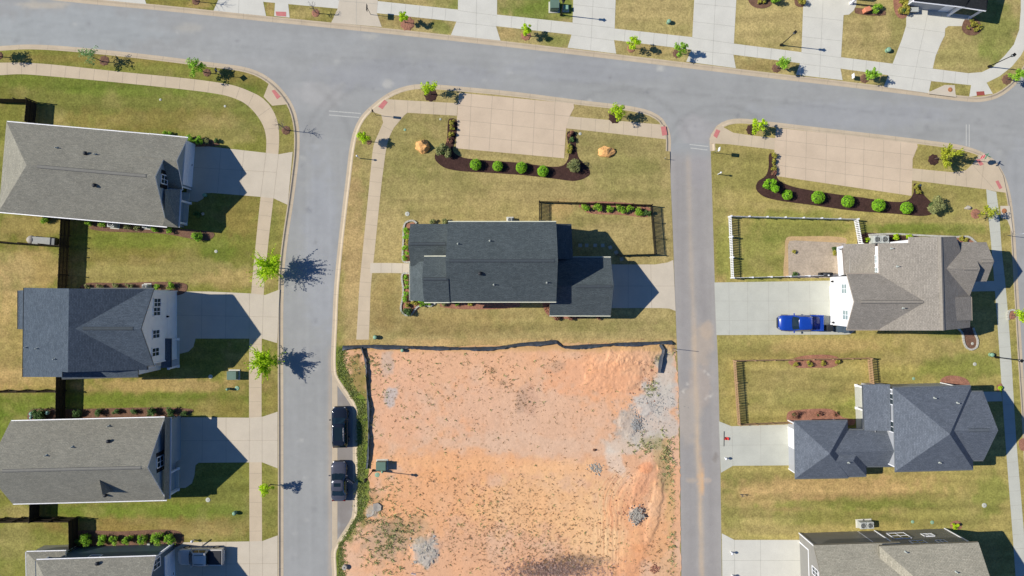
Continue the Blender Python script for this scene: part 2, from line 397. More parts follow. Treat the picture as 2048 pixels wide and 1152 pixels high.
# ---- lawn colours: (cx, cy, rx, ry, kind, strength)   g green, G strong green, t tan, o orange tan, b brown
LAWN_PATCH = [(684,730,12,60,'G',1.2),(718,830,16,60,'G',1.2),(722,940,14,110,'G',1.2),(700,1060,24,40,'G',1.2),(682,1120,12,60,'G',1.2),
 (300,205,260,50,'g',.75),(120,160,140,18,'G',.6),(330,182,220,10,'G',.6),(300,240,170,22,'b',.5),(440,262,70,26,'t',.5),(505,230,30,30,'g',.7),(90,240,40,30,'t',.5),
 (230,118,220,10,'b',.5),(480,150,50,14,'b',.5),(565,250,14,36,'g',.4),
 (60,455,70,22,'o',.45),(60,540,80,40,'o',.75),(20,560,40,60,'t',.6),(300,478,130,16,'G',.5),(320,545,180,26,'t',.6),(250,515,120,14,'b',.35),(440,500,30,22,'G',.7),(480,430,40,40,'b',.6),(470,560,70,18,'o',.5),
 (540,440,14,70,'g',.4),(530,560,20,20,'t',.4),
 (20,680,40,120,'o',.75),(40,760,80,26,'o',.6),(50,810,80,26,'G',.8),(320,770,170,13,'o',.8),(310,800,160,16,'G',.75),(440,815,60,18,'b',.5),(10,860,20,40,'G',.8),(470,740,30,40,'o',.4),
 (540,780,16,40,'b',.4),(540,1000,14,60,'g',.5),(540,760,16,30,'g',.3),
 (300,1020,180,14,'G',.85),(300,1054,190,18,'b',.85),(430,1060,70,20,'t',.4),(60,1100,90,50,'g',.6),(30,1080,40,40,'t',.4),(430,960,60,40,'g',.5),(40,1025,50,14,'t',.6),(470,1010,40,40,'g',.5),
 (820,300,70,50,'g',.5),(860,380,120,50,'g',.35),(1230,310,90,60,'g',.35),(1260,360,80,50,'g',.4),(1000,395,180,14,'t',.4),(780,480,40,60,'t',.5),(770,600,30,60,'b',.5),
 (705,500,20,190,'v',1.2),(705,640,25,60,'t',.7),(730,260,26,30,'g',.2),(830,210,40,12,'g',.2),(1120,420,20,20,'o',.6),(1180,430,60,18,'g',.4),(1230,470,60,30,'t',.2),
 (900,650,120,26,'b',.4),(1150,650,180,12,'g',.35),(1000,677,360,9,'t',.7),(1000,686,380,8,'o',.8),(1330,460,12,90,'t',.6),(1330,330,9,60,'t',.5),
 (1470,340,60,40,'g',.45),(1450,420,30,40,'t',.4),(1600,450,100,30,'G',.6),(1520,520,50,50,'G',.55),(1850,458,140,12,'G',1.),(1800,440,140,8,'t',.35),(1900,400,70,40,'g',.5),(1940,440,30,30,'t',.3),(1600,410,120,8,'t',.3),
 (1445,500,16,70,'G',.55),(1440,560,14,10,'o',.6),(1880,315,40,30,'g',.4),(1995,420,20,40,'g',.5),(2015,560,12,60,'t',.5),
 (1650,690,110,15,'o',.55),(1480,690,60,14,'g',.4),(1850,685,70,14,'t',.5),(1900,660,40,20,'G',.6),(1700,712,120,8,'g',.35),(1610,760,140,40,'t',.25),(1620,800,130,20,'g',.45),(1700,830,30,30,'G',.6),
 (1850,715,90,14,'t',.5),(1920,735,80,26,'G',.7),(1800,750,60,12,'g',.4),(2000,640,14,60,'g',.5),(2025,760,14,80,'G',.3),
 (1640,975,200,22,'o',1.0),(1800,960,90,14,'o',.4),(1560,1000,110,18,'o',.7),(1700,1008,160,9,'G',.75),(1650,1035,120,14,'G',.5),(1880,1030,80,40,'g',.6),(1980,990,30,40,'G',.6),(1480,960,50,16,'g',.3),(1460,1010,20,60,'g',.6),(1560,1060,90,9,'t',.5),(1540,1040,60,14,'t',.4),
 (1090,20,70,30,'G',1.),(1060,5,60,20,'G',.6),(900,8,40,16,'G',.8),(840,40,60,10,'b',.5),(880,55,20,14,'G',.7),(1110,82,30,12,'G',.7),(1010,68,20,10,'o',.4),(850,6,40,10,'t',.5),
 (1310,30,70,40,'t',.6),(1310,55,70,12,'g',.3),(1540,60,60,50,'t',.7),(1740,70,50,45,'t',.6),(1795,70,20,60,'g',.6),(1930,110,60,30,'g',.45),(1990,60,40,60,'G',.7),(1300,100,60,10,'b',.5),(1540,130,50,12,'b',.5),(1720,150,40,10,'t',.6),(1900,175,40,14,'g',.4),(2000,160,30,14,'g',.3),
 (360,8,70,10,'b',.4),(400,12,30,8,'o',.5),(610,28,40,12,'t',.6),(540,18,10,14,'o',.6),
]
LC = {'v': A(178,152,106), 'g': A(122,126,66), 'G': A(100,124,42), 't': A(180,160,110), 'o': A(192,158,110), 'b': A(150,122,76)}
def lawn_col(px, py):
    base = np.array(A(144,136,76)); n = len(px)
    c = np.repeat(base[None], n, 0)
    # palette drifts across the neighbourhood
    c = mixc(c, A(120,122,56), sst(590, 500, px) * .8)
    c = mixc(c, A(167,150,103), sst(640, 760, px) * sst(1420, 1320, px) * .8)
    c = mixc(c, A(165,151,92), sst(1400, 1460, px) * .85)
    c = mixc(c, A(170,155,104), sst(190, 140, py) * sst(700, 1000, px) * .9)
    for k, (cx, cy, rx, ry, kd, s) in enumerate(LAWN_PATCH):
        w = (np.abs(px - cx) < rx * 1.9 + 14) & (np.abs(py - cy) < ry * 1.9 + 14)
        if not w.any(): continue
        b = np.zeros(n); b[w] = blob(px[w], py[w], cx, cy, rx * 1.2, ry * 1.2, 0, .6, k + 5) * s * .72
        c = mixc(c, LC[kd], b)
    # mowing bands, mottling, thin dry spots
    st = (fbm(px / 170., py / 7., 31, 3) - .5) * (1 + .4 * sst(1440, 1480, px) * sst(690, 720, py))
    c = c * (1 + st[:, None] * .55)
    m = fbm(px / 46., py / 30., 7, 5)
    c = mixc(c, A(176,156,106), sst(.5, .8, m) * .28)
    m = fbm(px / 34., py / 30., 57, 5)
    c = mixc(c, A(112,116,58), sst(.5, .8, m) * .28)
    m = fbm(px / 7., py / 7., 77, 3)
    c = c * (1.1 + (m - .5)[:, None] * .4) * np.array((1.0, 1.0, 1.05))
    return c
# ---- asphalt
ROADB = [(690,930,26,200,(150,144,143),1.),(800,150,200,36,(160,162,172),.4),(560,90,200,30,(172,174,178),.5),(150,60,200,50,(172,178,184),.5),(640,190,60,30,(182,180,182),.5),(1200,140,200,30,(162,164,172),.5),(1700,230,220,30,(166,168,176),.5),(1395,260,40,36,(176,172,176),.5),
 (90,10,60,8,(196,186,172),.6),(640,500,40,200,(172,176,188),.4),(1080,650,20,60,(170,170,176),.2),(617,420,8,5,(140,142,150),.7),(607,460,4,3,(130,132,140),.7),(2040,380,30,120,(168,170,176),.5),(1180,205,6,5,(200,198,196),.6),(776,168,12,10,(192,190,188),.7),
 (1320,136,12,6,(204,202,198),.5),(740,72,20,6,(190,188,184),.5),(380,56,30,10,(186,182,176),.5)]
def road_col(px, py):
    n = len(px); c = np.repeat(np.array(A(164,165,168))[None], n, 0)
    for k, (cx, cy, rx, ry, col, s) in enumerate(ROADB):
        c = mixc(c, A(*col), blob(px, py, cx, cy, rx, ry, 0, .4, k + 90) * s)
    t = py - .104 * px
    on = sst(300, 240, py - .1 * (px - 1024) * .5)
    c = c * (1 + ((fbm(px / 260., t / 5., 12, 4) - .5) * .14 * (py < 300) + (fbm(px / 5., py / 260., 14, 4) - .5) * .16 * (py >= 300))[:, None])
    c = c * (1 + ((fbm(px / 60., py / 60., 40, 4) - .5) * .16)[:, None])
    # seam along the main road and turning arcs at the junctions
    for off, a in ((43, .10), (98, .05)):
        c = c * (1 - (a * np.exp(-((t - off + 3 * (fbm(px / 40., py * 0, 3, 3) - .5)) / 1.6) ** 2) * (py < 300))[:, None])
    # oil drips, pale scuffs and faint repair patches
    rs = np.random.RandomState(4)
    for k in range(70):
        if k < 45: x = rs.uniform(0, 2048); y = .104 * x + rs.uniform(20, 125)
        else: x = rs.uniform(580, 660); y = rs.uniform(260, 1150)
        q = (140, 141, 146) if rs.rand() < .6 else (190, 190, 190); c = mixc(c, A(*q), np.exp(-((px - x) / rs.uniform(3, 6)) ** 2 - ((py - y) / rs.uniform(2.5, 5)) ** 2) * rs.uniform(.3, .8))
    for (cx, cy, r, w_, a) in ((790,330,190,5,.10),(790,330,172,5,.08),(510,330,200,6,.09),(1440,330,120,5,.12),(1440,330,104,5,.08),(1240,330,150,5,.1),(1900,420,160,5,.08)):
        d = np.sqrt((px - cx) ** 2 + (py - cy) ** 2); c = c * (1 - a * np.exp(-((d - r) / w_) ** 2) * sst(150, 180, py) * sst(330, 290, py))[:, None]
    # tan dirt washed along the gutters of the building plot
    g = np.exp(-((px - 660) / 4.) ** 2) * sst(680, 720, py); c = mixc(c, A(196,176,156), g * .5)
    return c
ALLEYB = [(1405,690,24,44,(190,174,160),.6),(1400,770,26,50,(186,172,164),.6),(1375,830,30,60,(190,178,168),.5),(1345,760,14,120,(196,182,170),.45),(1415,660,14,20,(200,180,162),.5),(1400,330,24,60,(166,162,166),.6),(1430,912,6,10,(148,142,140),.9),(1402,965,5,20,(222,184,144),.9),(1401,960,7,60,(222,180,140),.8),(1380,960,16,3,(204,184,164),.4),
 (1412,960,10,6,(205,185,170),.5)]
def alley_col(px, py):
    n = len(px); c = np.repeat(np.array(A(168,164,164))[None], n, 0)
    mid = 1375 + (py - 290) * .033 + 4 * (fbm(py / 60., px * 0, 9, 3) - .5)
    d = px - mid
    c = c * (1 + ((fbm(px / 4., py / 200., 14, 4) - .5) * .14 + (fbm(px / 40., py / 40., 41, 4) - .5) * .14)[:, None])
    c = mixc(c, A(150,146,150), np.exp(-((np.abs(d) - 20) / 12.) ** 2) * .35)
    for k, (cx, cy, rx, ry, col, s) in enumerate(ALLEYB):
        c = mixc(c, A(*col), blob(px, py, cx, cy, rx, ry, 0, .5, k + 130) * s)
    c = mixc(c, A(202,182,162), np.exp(-(d / 4.2) ** 2) * (.35 + .5 * sst(560, 760, py)) * (.6 + .8 * fbm(py / 30., px * 0, 22, 3)))
    c = mixc(c, A(164,166,170), sst(330, 288, py + 14 * (fbm(px / 14., py / 14., 5, 3) - .5)))
    # wheel-spun dust streaks
    for (x0, y0, x1, y1, w) in ((1356,797,1380,762,2.2),(1402,736,1424,756,2.),(1410,800,1426,782,2.4),(1412,790,1424,795,2.)):
        dx, dy = x1 - x0, y1 - y0; l = math.hypot(dx, dy); u = ((px - x0) * dx + (py - y0) * dy) / l / l; v = np.abs((px - x0) * dy - (py - y0) * dx) / l
        c = mixc(c, A(216,210,204), np.exp(-(v / w) ** 2) * sst(-.1, .2, u) * sst(1.1, .8, u) * .7 * sst(.35, .6, fbm(px / 2.5, py / 2.5, 8, 2)))
    return c
# ---- blocks: kerbed side (road edge, block on the left hand) + the rest of the outline
T_K = [(-900,-118),(-300,-46),(130,3),(320,21),(512,41),(768,67),(1024,95),(1280,125),(1536,156),(1700,175),(1856,194),(1920,202),(1960,204),(1995,196),(2020,180),(2038,162),(2056,135),(2064,90),(2066,20),(2068,-400),(2068,-900)]
L_K = [(567,1900),(567,1152),(567,864),(567,600),(570,530),(577,470),(586,410),(594,350),(599,300),(598,255),(588,215),(566,181),(536,154),(500,137),(400,122),(250,104),(110,91),(50,89),(0,92),(-300,102),(-900,112)]
C_K = [(1341.5,303),(1342,282),(1338,258),(1326,238),(1303,223),(1270,214),(1150,199),(1024,183),(930,174),(870,169),(828,169),(786,181),(745,209),(720,235),(707,262),(699,297),(693,345),(684,420),(675,500),(668,576),(665,640),(664,752),(674,770),(700,808),(705,820),(705,860),(705,1020),(703,1034),(676,1078),(664,1096),(664,1160),(664,1900)]
R_K = [(2086,1900),(2066,1160),(2054,864),(2045,720),(2037,580),(2033,510),(2028,440),(2019,380),(2006,344),(1989,320),(1962,303),(1925,291),(1850,280),(1700,262),(1536,243),(1482,237),(1455,240),(1434,251),(1422,269),(1419,286),(1420,302)]
T_R = [(-900,-900)][::-1]
def block(kerb, rest, name):
    k = smooth_line(W2(kerb), .7)
    # block must lie on the right-hand side of the direction given -> test with the centroid of the rest
    inner = offset_line(k, -.62)
    c = sum((Vector(p) for p in W2(rest)), Vector((0, 0))) / len(rest)
    mid = len(k) // 2
    if (offset_line(k, -3)[mid] - c).length > (offset_line(k, 3)[mid] - c).length: inner = offset_line(k, .62); sgn = 1
    else: sgn = -1
    prof = [(0, .004), (.30, .012), (.38, .045), (.46, .105), (.50, .122), (.62, .126), (.64, .10)]
    rows = [offset_line(k, sgn * d) for d, z in prof]
    mb = MB(); n = len(k); V = [(p.x, p.y, prof[j][1]) for j, r in enumerate(rows) for p in r]; F = []
    for j in range(len(prof) - 1):
        for i in range(n - 1):
            a, b, c2, d = j * n + i, j * n + i + 1, (j + 1) * n + i + 1, (j + 1) * n + i
            F.append((a, b, c2, d) if sgn > 0 else (a, d, c2, b))
    mb.add(V, F, 0, False)
    # contraction joints across the gutter every 3 m
    acc = 0
    for i in range(1, n):
        acc += (k[i] - k[i - 1]).length
        if acc > 3.0 and -66 < k[i].x < 66 and -38 < k[i].y < 38:
            acc = 0; t = (k[i] - k[i - 1]).normalized() * .02
            for j in range(len(prof) - 2):
                a, b = rows[j][i], rows[j + 1][i]; za, zb = prof[j][1] + .003, prof[j + 1][1] + .003
                mb.face([(a.x - t.x, a.y - t.y, za), (a.x + t.x, a.y + t.y, za), (b.x + t.x, b.y + t.y, zb), (b.x - t.x, b.y - t.y, zb)], 1)
    o = mb.build('kerb', [M['kerb'], M['joint']]); o['kind'] = 'structure'
    poly = inner + W2(rest)
    sheet('lawn', poly, .12, M['lawn'], grid=.42, colfn=lawn_col, inner=(-64, 64, -37, 37))
    return poly
ALLEY_W = [(1339,303),(1341,370),(1345,460),(1349,576),(1352,660),(1356,760),(1359,864),(1362,1152),(1370,1900)]
ALLEY_E = [(1452,1900),(1443,1152),(1440,920),(1436,740),(1430,600),(1427,500),(1424,400),(1421,303)]
block(T_K, [(2068,-1000),(-900,-1000)], 'T')
block(L_K, [(-900,1900)], 'L')
block(C_K, [(1370,1900)] + ALLEY_W[:-1][::-1], 'C')
block(R_K, ALLEY_E[::-1][:-1] + [(1452,1900)], 'R')
# roads
def rect(x0, y0, x1, y1): return W2([(x0, y1), (x1, y1), (x1, y0), (x0, y0)])
sheet('road', rect(-900, -1000, 2250, 1900), 0.0, M['asphalt'], grid=.34, colfn=road_col, inner=(-64, 64, -37, 37))
al = [P(*p).xy for p in [(1340,287)] + ALLEY_W] + [P(*p).xy for p in ALLEY_E] + [P(1419, 287).xy]
al = [Vector(p) for p in al]
wid = []
for i, p in enumerate(al):
    wid.append(p + Vector((-.25 if i <= len(ALLEY_W) else .25, 0)) if 0 < i < len(al) - 1 else p)
def alley_z(x, y):
    t = sst(16.0, 13.4, y); return -.106 * (1 - t)
sheet('alley', wid, .108, M['asphalt'], grid=.3, colfn=alley_col, zfn=alley_z, inner=(-64, 64, -37, 37))
g = sheet('ground', [(-900, -900), (900, -900), (900, 900), (-900, 900)], -.06, M['ground'])
# concrete valley gutter along the parking bay
sheet('gutter', W2([(664,752),(675,769),(675,1079),(664,1096)]), .008, M['kerb'])

# ---- concrete: sidewalks and driveways
def strip(name, left, right, z, m, every=1.72, mj='joint'):
    a = smooth_line(W2(left), .4); b = smooth_line(W2(right), .4)
    def res(l, n):
        d = [0]
        for i in range(1, len(l)): d.append(d[-1] + (l[i] - l[i - 1]).length)
        out = []; j = 0
        for k in range(n):
            t = d[-1] * k / (n - 1)
            while j < len(l) - 2 and d[j + 1] < t: j += 1
            u = (t - d[j]) / max(d[j + 1] - d[j], 1e-9); out.append(l[j].lerp(l[j + 1], min(max(u, 0), 1)))
        return out
    ln = max(sum((a[i] - a[i - 1]).length for i in range(1, len(a))), 1); n = max(3, int(ln / every * 4) + 1)
    bb = b; a = res(a, n); bd = res(bb, n * 6); b = []
    j0 = 0
    for i, p in enumerate(a):
        if i == 0: j0 = 0
        elif i == n - 1: j0 = len(bd) - 1
        else: j0 = min(range(j0, min(len(bd), j0 + 60)), key=lambda j: (bd[j] - p).length)
        b.append(bd[j0])
    mb = MB()
    V = [(p.x, p.y, z) for p in a] + [(p.x, p.y, z) for p in b]
    flip = ((a[1] - a[0]).x * (b[0] - a[0]).y - (a[1] - a[0]).y * (b[0] - a[0]).x) < 0
    F = [((i, i + 1, n + i + 1, n + i) if not flip else (i, n + i, n + i + 1, i + 1)) for i in range(n - 1)]
    mb.add(V, F)
    for i in range(4, n - 1, 4):
        d = (b[i] - a[i]).normalized(); t = Vector((-d.y, d.x)) * .018
        q = [(a[i] - t), (b[i] - t), (b[i] + t), (a[i] + t)]
        mb.face([(p.x, p.y, z + .004) for p in q], 1)
    o = mb.build(name, [m, M[mj]]); o['kind'] = 'structure'; return o
def slab(name, pts, z, m, joints=(), mj='joint', smooth=False, w=.035):
    o = sheet(name, smooth_line(W2(pts), .4, True) if smooth else W2(pts), z, [m, M[mj]])
    add_strips(o, [(P(a, b).xy, P(c, d).xy, z) for a, b, c, d in joints], w)
    return o
ZS, ZD = .127, .134
strip('sidewalk', [(-300,160),(0,151),(40,149),(100,153),(250,167),(420,186),(460,194),(490,207),(512,228),(527,252),(533,275),(533,300),(530,330),(522,394),(512,490),(504,576),(500,650),(499,720),(500,1160),(500,1500)],
      [(-300,134),(0,126),(70,127),(250,145),(412,162),(470,172),(500,183),(525,196),(545,218),(556,245),(559,270),(558,300),(555,330),(548,394),(537,490),(529,576),(525,650),(524,720),(525,1160),(525,1500)], ZS, M['conc_walk'])
slab('sidewalk', [(528,194),(539,166),(577,209),(545,212)], ZD, M['conc_walk'], [(534,180),(562,210)][:0])
DW = []
slab('driveway', [(386,290),(470,299),(558,309),(586,304),(576,410),(548,397),(522,394),(425,386),(412,387),(407,398),(396,404),(372,402)], ZD, M['conc_tan'],
     [(384,335,553,345),(443,296,436,388),(489,301,480,391),(533,306,522,394),(558,309,548,397)])
slab('driveway', [(344,583),(420,583),(505,587),(531,590),(560,579),(555,686),(525,677),(392,677),(388,693),(378,703),(358,708),(344,708)], ZD, M['conc_tan'],
     [(350,630,557,634),(405,583,404,677),(453,585,452,677),(500,587,499,677),(528,590,525,677)])
slab('driveway', [(350,834),(500,835),(526,833),(556,823),(556,936),(525,924),(398,925),(392,930),(390,950),(385,966),(372,975),(340,976)], ZD, M['conc_tan'],
     [(358,881,556,880),(406,835,405,925),(453,835,453,925),(500,835,499,925),(525,834,525,924)])
slab('driveway', [(350,1084),(500,1082),(526,1081),(556,1070),(556,1330),(350,1330)], ZD, M['conc_tan'],
     [(358,1128,556,1126),(406,1083,406,1330),(453,1082,453,1330),(500,1082,500,1330),(526,1081,526,1330)])
# centre block
strip('sidewalk', [(713,679),(716,630),(719,576),(727,490),(736,400),(742,340),(748,290),(757,268),(766,247),(770,238)], [(738,679),(740,630),(742,576),(751,490),(760,400),(767,340),(776,284),(787,258),(799,239),(812,228)], ZS, M['conc_walk'])
slab('sidewalk', [(744,224),(752,216),(776,199),(790,200),(916,207),(914,232),(815,226),(808,232),(795,246),(767,247),(763,230)], ZD, M['conc_walk'],
     [(790,200,790,225),(816,201,815,226),(842,203,841,228),(868,204,867,230),(893,206,891,231)])
strip('path', [(741,526),(780,526),(822,527)], [(741,546),(780,546),(822,547)], ZD, M['conc_tan'], 1.25)
slab('parking_pad', [(918,186),(1147,208),(1148,216),(1139,233),(1132,258),(1128,317),(912,297),(914,240)], .141, M['conc_pink'],
     [(943,188,938,299),(985,192,978,303),(1027,196,1022,307),(1070,200,1065,311),(1110,205,1105,315),(915,211,1146,234),(914,240,1134,263),(913,270,1130,292)])
slab('sidewalk', [(1133,233),(1326,250),(1331,262),(1331,279),(1132,257)], ZD, M['conc_walk'],
     [(1162,236,1161,261),(1191,239,1190,264),(1219,242,1217,267),(1247,244,1246,269),(1275,246,1274,271),(1303,248,1302,274)])
slab('driveway', [(1215,529),(1310,529),(1335,525),(1346,520),(1351,622),(1338,617),(1320,616),(1215,616)], ZD, M['conc_tan'],
     [(1220,572,1349,572),(1256,529,1256,616),(1301,529,1303,616)])
# right block
slab('sidewalk', [(1421,287),(1418,278),(1430,257),(1441,251),(1448,256),(1466,266),(1500,271),(1551,277),(1550,300),(1500,294),(1458,289)], ZD, M['conc_walk'],
     [(1478,269,1475,291),(1504,272,1501,294),(1530,275,1527,297)])
slab('parking_pad', [(1551,256),(1700,272),(1833,288),(1834,294),(1824,318),(1822,392),(1548,352),(1548,300)], .141, M['conc_pink'],
     [(1572,259,1570,355),(1612,263,1610,361),(1652,267,1650,367),(1690,272,1689,373),(1727,277,1725,378),(1766,281,1764,384),(1800,285,1798,388),(1549,280,1828,311),(1548,308,1823,341),(1548,330,1822,366)])
slab('sidewalk', [(1822,337),(1905,345),(1930,341),(1943,329),(1957,309),(1975,316),(1995,333),(2005,352),(2012,386),(1990,383),(1971,379),(1822,361)], ZD, M['conc_walk'],
     [(1843,339,1842,363),(1867,341,1866,366),(1890,343,1889,369),(1912,344,1910,371),(1930,341,1932,374),(1943,329,1990,383),(1968,313,1960,378)])
strip('sidewalk', [(1971,379),(1975,430),(1980,480),(1988,576),(1997,700),(2008,864),(2023,1060),(2033,1200),(2060,1600)], [(1991,384),(1997,430),(2002,500),(2010,576),(2020,700),(2030,864),(2046,1060),(2057,1200),(2084,1600)], ZS, M['conc_mid'], 1.72, 'jointd')
slab('driveway', [(1428,565),(1560,563),(1668,561),(1668,656),(1700,655),(1708,662),(1700,668),(1690,669),(1432,670)], ZD, M['conc_mid'],
     [(1429,602,1664,602),(1430,641,1666,640),(1457,565,1458,670),(1494,564,1495,670),(1536,564,1537,669),(1576,563,1578,669),(1618,562,1620,669)], 'jointd')
slab('driveway', [(1437,842),(1462,852),(1590,848),(1592,930),(1465,931),(1441,945)], ZD, M['conc_mid'],
     [(1438,890,1590,889),(1463,852,1465,931),(1520,850,1521,930)], 'jointd')
slab('driveway', [(1443,1066),(1468,1079),(1612,1079),(1618,1330),(1446,1330)], ZD, M['conc_grey'],
     [(1444,1120,1614,1120),(1468,1079,1470,1330),(1520,1079,1522,1330)], 'jointd')
slab('path', [(1940,562),(1992,562),(1993,582),(1940,583)], ZD, M['conc_mid'])
slab('path', [(1955,783),(2001,783),(2003,802),(1955,803)], ZD, M['conc_mid'])
slab('patio_paving', [(1578,482),(1588,481),(1690,486),(1692,556),(1580,556),(1576,550),(1575,490)], .150, M['paver'])
slab('bare_soil', [(1572,476),(1600,473),(1692,478),(1692,486),(1588,481),(1578,483),(1575,490),(1576,556),(1568,557),(1569,500)], .138, M['soil'], smooth=True)
# north block
slab('sidewalk', [(500,-12),(577,-4),(756,3),(916,20),(994,30),(1145,46),(1230,58),(1384,75),(1467,88),(1602,105),(1680,115),(1784,128),(1864,138),(1935,147),(1962,145),(1985,134),(2008,112),(2026,90),(2037,60),(2040,20),(2040,-60),(2062,-60),(2061,60),(2055,85),(2040,112),(2022,134),(1998,153),(1972,166),(1941,171),(1864,163),(1776,151),(1681,138),(1600,127),(1466,110),(1382,100),(1229,81),(1143,70),(992,53),(913,44),(754,27),(676,18),(577,9),(500,2)], ZS, M['conc_grey'],
     [(x, y0, x - 2, y0 + 24) for x, y0 in ((784,6),(812,9),(840,12),(866,15),(892,18),(1024,33),(1050,37),(1076,40),(1103,43),(1250,60),(1280,64),(1308,67),(1334,70),(1358,73),(1490,91),(1515,94),(1542,97),(1570,101),(1706,118),(1732,121),(1758,125),(1886,140),(1910,143),(1935,147))], 'jointd')
slab('driveway', [(436,-60),(545,-60),(527,-2),(527,4),(533,33),(437,23),(428,22),(437,2)], ZD, M['conc_grey'], [(480,-40,478,27)], 'jointd')
slab('driveway', [(130,-60),(300,-60),(290,-2),(294,9),(280,8),(140,-6)], ZD, M['conc_grey'], [(230,-40,228,2)], 'jointd')
slab('sidewalk', [(551,4),(577,8),(580,36),(549,33)], ZD, M['conc_grey'])
slab('driveway', [(640,-60),(757,-60),(756,3),(754,27),(764,55),(663,46),(676,18),(680,-2)], ZD, M['conc_tan'], [(714,-40,713,50),(676,2,756,9)], 'jointd')
slab('driveway', [(917,-60),(995,-60),(994,30),(992,53),(1001,82),(902,71),(913,44),(916,20)], ZD, M['conc_grey'], [(954,-40,952,76),(916,22,993,32),(913,45,992,54)], 'jointd')
slab('driveway', [(1148,-60),(1232,-60),(1231,0),(1229,58),(1228,82),(1232,108),(1135,96),(1143,70),(1145,46)], ZD, M['conc_grey'], [(1188,-40,1181,102),(1146,10,1231,19),(1145,47,1229,57),(1143,71,1228,82)], 'jointd')
slab('driveway', [(1391,-60),(1474,-60),(1472,0),(1467,88),(1466,110),(1471,137),(1372,124),(1382,100),(1384,75)], ZD, M['conc_grey'], [(1432,-40,1424,130),(1390,8,1472,16),(1386,44,1469,54),(1384,76,1467,88),(1382,101,1466,110)], 'jointd')
slab('driveway', [(1608,-60),(1700,-60),(1712,2),(1711,12),(1706,22),(1697,30),(1686,31),(1683,80),(1681,116),(1680,138),(1684,161),(1591,150),(1599,127),(1602,105)], ZD, M['conc_grey'], [(1647,-40,1638,156),(1606,34,1686,42),(1603,74,1684,83),(1602,106,1681,116),(1600,128,1680,138)], 'jointd')
slab('driveway', [(1812,12),(1880,22),(1936,34),(1932,46),(1927,53),(1895,53),(1889,58),(1888,72),(1880,88),(1870,112),(1864,138),(1861,162),(1856,187),(1766,174),(1776,150),(1784,128),(1803,78),(1811,52)], ZD, M['conc_grey'], [(1856,18,1848,58),(1848,58,1836,110),(1836,110,1822,180),(1812,56,1889,66),(1797,94,1876,108),(1784,129,1864,138),(1777,151,1861,162)], 'jointd')
slab('sidewalk', [(1941,169),(1971,165),(1984,188),(1937,194)], ZD, M['conc_grey'])
# red tactile pads
for p, m in (([(552,24),(573,24.5),(573,34),(553.5,32.5)],'pad_red'),([(544,182),(550,180),(562,194),(555,199)],'pad_red'),([(757,214),(769,200),(776,205),(765,219)],'pad_red'),([(1321,254),(1331,253),(1334,270),(1324,272)],'pad_red'),([(1426,272),(1432,259),(1440,262),(1433,277)],'pad_red'),([(1950,320),(1957,318),(1966,329),(1959,332)],'pad_red'),([(1989,363),(1995,361),(2003,376),(1997,379)],'pad_red'),([(1951,184),(1966.5,183),(1968,191),(1952,192)],'pad_brick')):
    slab('tactile_paving', p, .145, M[m])
# storm drain aprons
slab('drain_apron', [(1858,184),(1888,170.5),(1908,171),(1910,191)], .131, M['conc_tan'])
slab('drain_apron', [(1999,412),(2018,412),(2025,470),(2013,440),(2000,436)], .131, M['conc_tan'])
# worn stop lines: two thin bars each
for q in ([(658,222,722,227),(658,230,719,235)], [(1379,289,1417,293),(1381,296,1415,300)], [(1932.5,249,1932.5,292),(1938.5,249,1938.5,294)]):
    mb = MB()
    for a, b, c, d in q:
        p0, p1 = P(a, b).xy, P(c, d).xy; dd = (p1 - p0).normalized(); n = Vector((-dd.y, dd.x)) * .055
        nn = 10
        for i in range(nn):
            u, v = p0.lerp(p1, i / nn), p0.lerp(p1, (i + .96) / nn)
            zz = .006
            mb.face([(t.x, t.y, zz) for t in (u - n, v - n, v + n, u + n)])
    if q[0][0] > 1300 and q[0][0] < 1500: pass
    o = mb.build('stop_line', M['paint']); o['kind'] = 'structure'

# ---- mulch beds
def bed(pts, m, z=.15, label=None, smooth=True, relief=.05):
    pl = smooth_line(W2(pts), .3, True) if smooth else W2(pts)
    o = sheet('mulch', pl, z, m, kind='stuff', grid=.25, zfn=lambda x, y: relief * (fbm(x * 3, y * 3, 5, 3) - .3))
    if label: o['label'] = label
    return o
bed([(899,238),(913,240),(914,262),(909,285),(906,302),(922,314),(960,320),(1040,326),(1110,334),(1128,330),(1136,318),(1137,300),(1135,264),(1149,264),(1152,296),(1158,318),(1176,336),(1180,348),(1170,356),(1150,362),(1110,358),(1050,351),(980,346),(910,341),(886,334),(870,318),(872,306),(884,298),(893,284)], M['mulch'], label='dark mulch bed bending round the shrubs below the centre parking pad')
bed([(1538,308),(1549,307),(1550,345),(1556,360),(1580,372),(1640,384),(1720,395),(1800,404),(1818,398),(1826,384),(1826,368),(1838,368),(1842,384),(1856,400),(1868,414),(1862,428),(1845,432),(1790,428),(1700,421),(1620,410),(1550,400),(1524,392),(1511,378),(1514,364),(1530,352),(1536,336)], M['mulch'], label='dark mulch bed bending round the shrubs below the right parking pad')
def ring(px, py, r, m='mulch', h=.06, border=False, z0=.122):
    c = P(px, py); mb = MB(); rr = r * S0
    n = 22; prof = [(1.0, 0), (.85, h * .6), (.5, h), (.15, h * .8)]
    V = []; F = []
    for j, (a, z) in enumerate(prof):
        for k in range(n):
            t = 2 * math.pi * k / n; q = rr * a * (1 + .10 * math.sin(k * 2.3 + px) * (1 if j == 0 else .5))
            V.append((c.x + q * math.cos(t), c.y + q * math.sin(t), z0 + z + (R.random() * .03 if j else 0)))
    for j in range(3):
        for k in range(n): F.append((j * n + k, j * n + (k + 1) % n, (j + 1) * n + (k + 1) % n, (j + 1) * n + k))
    F.append([3 * n + k for k in range(n)])
    mb.add(V, F); o = mb.build('mulch', M[m]); o['kind'] = 'stuff'
    return o
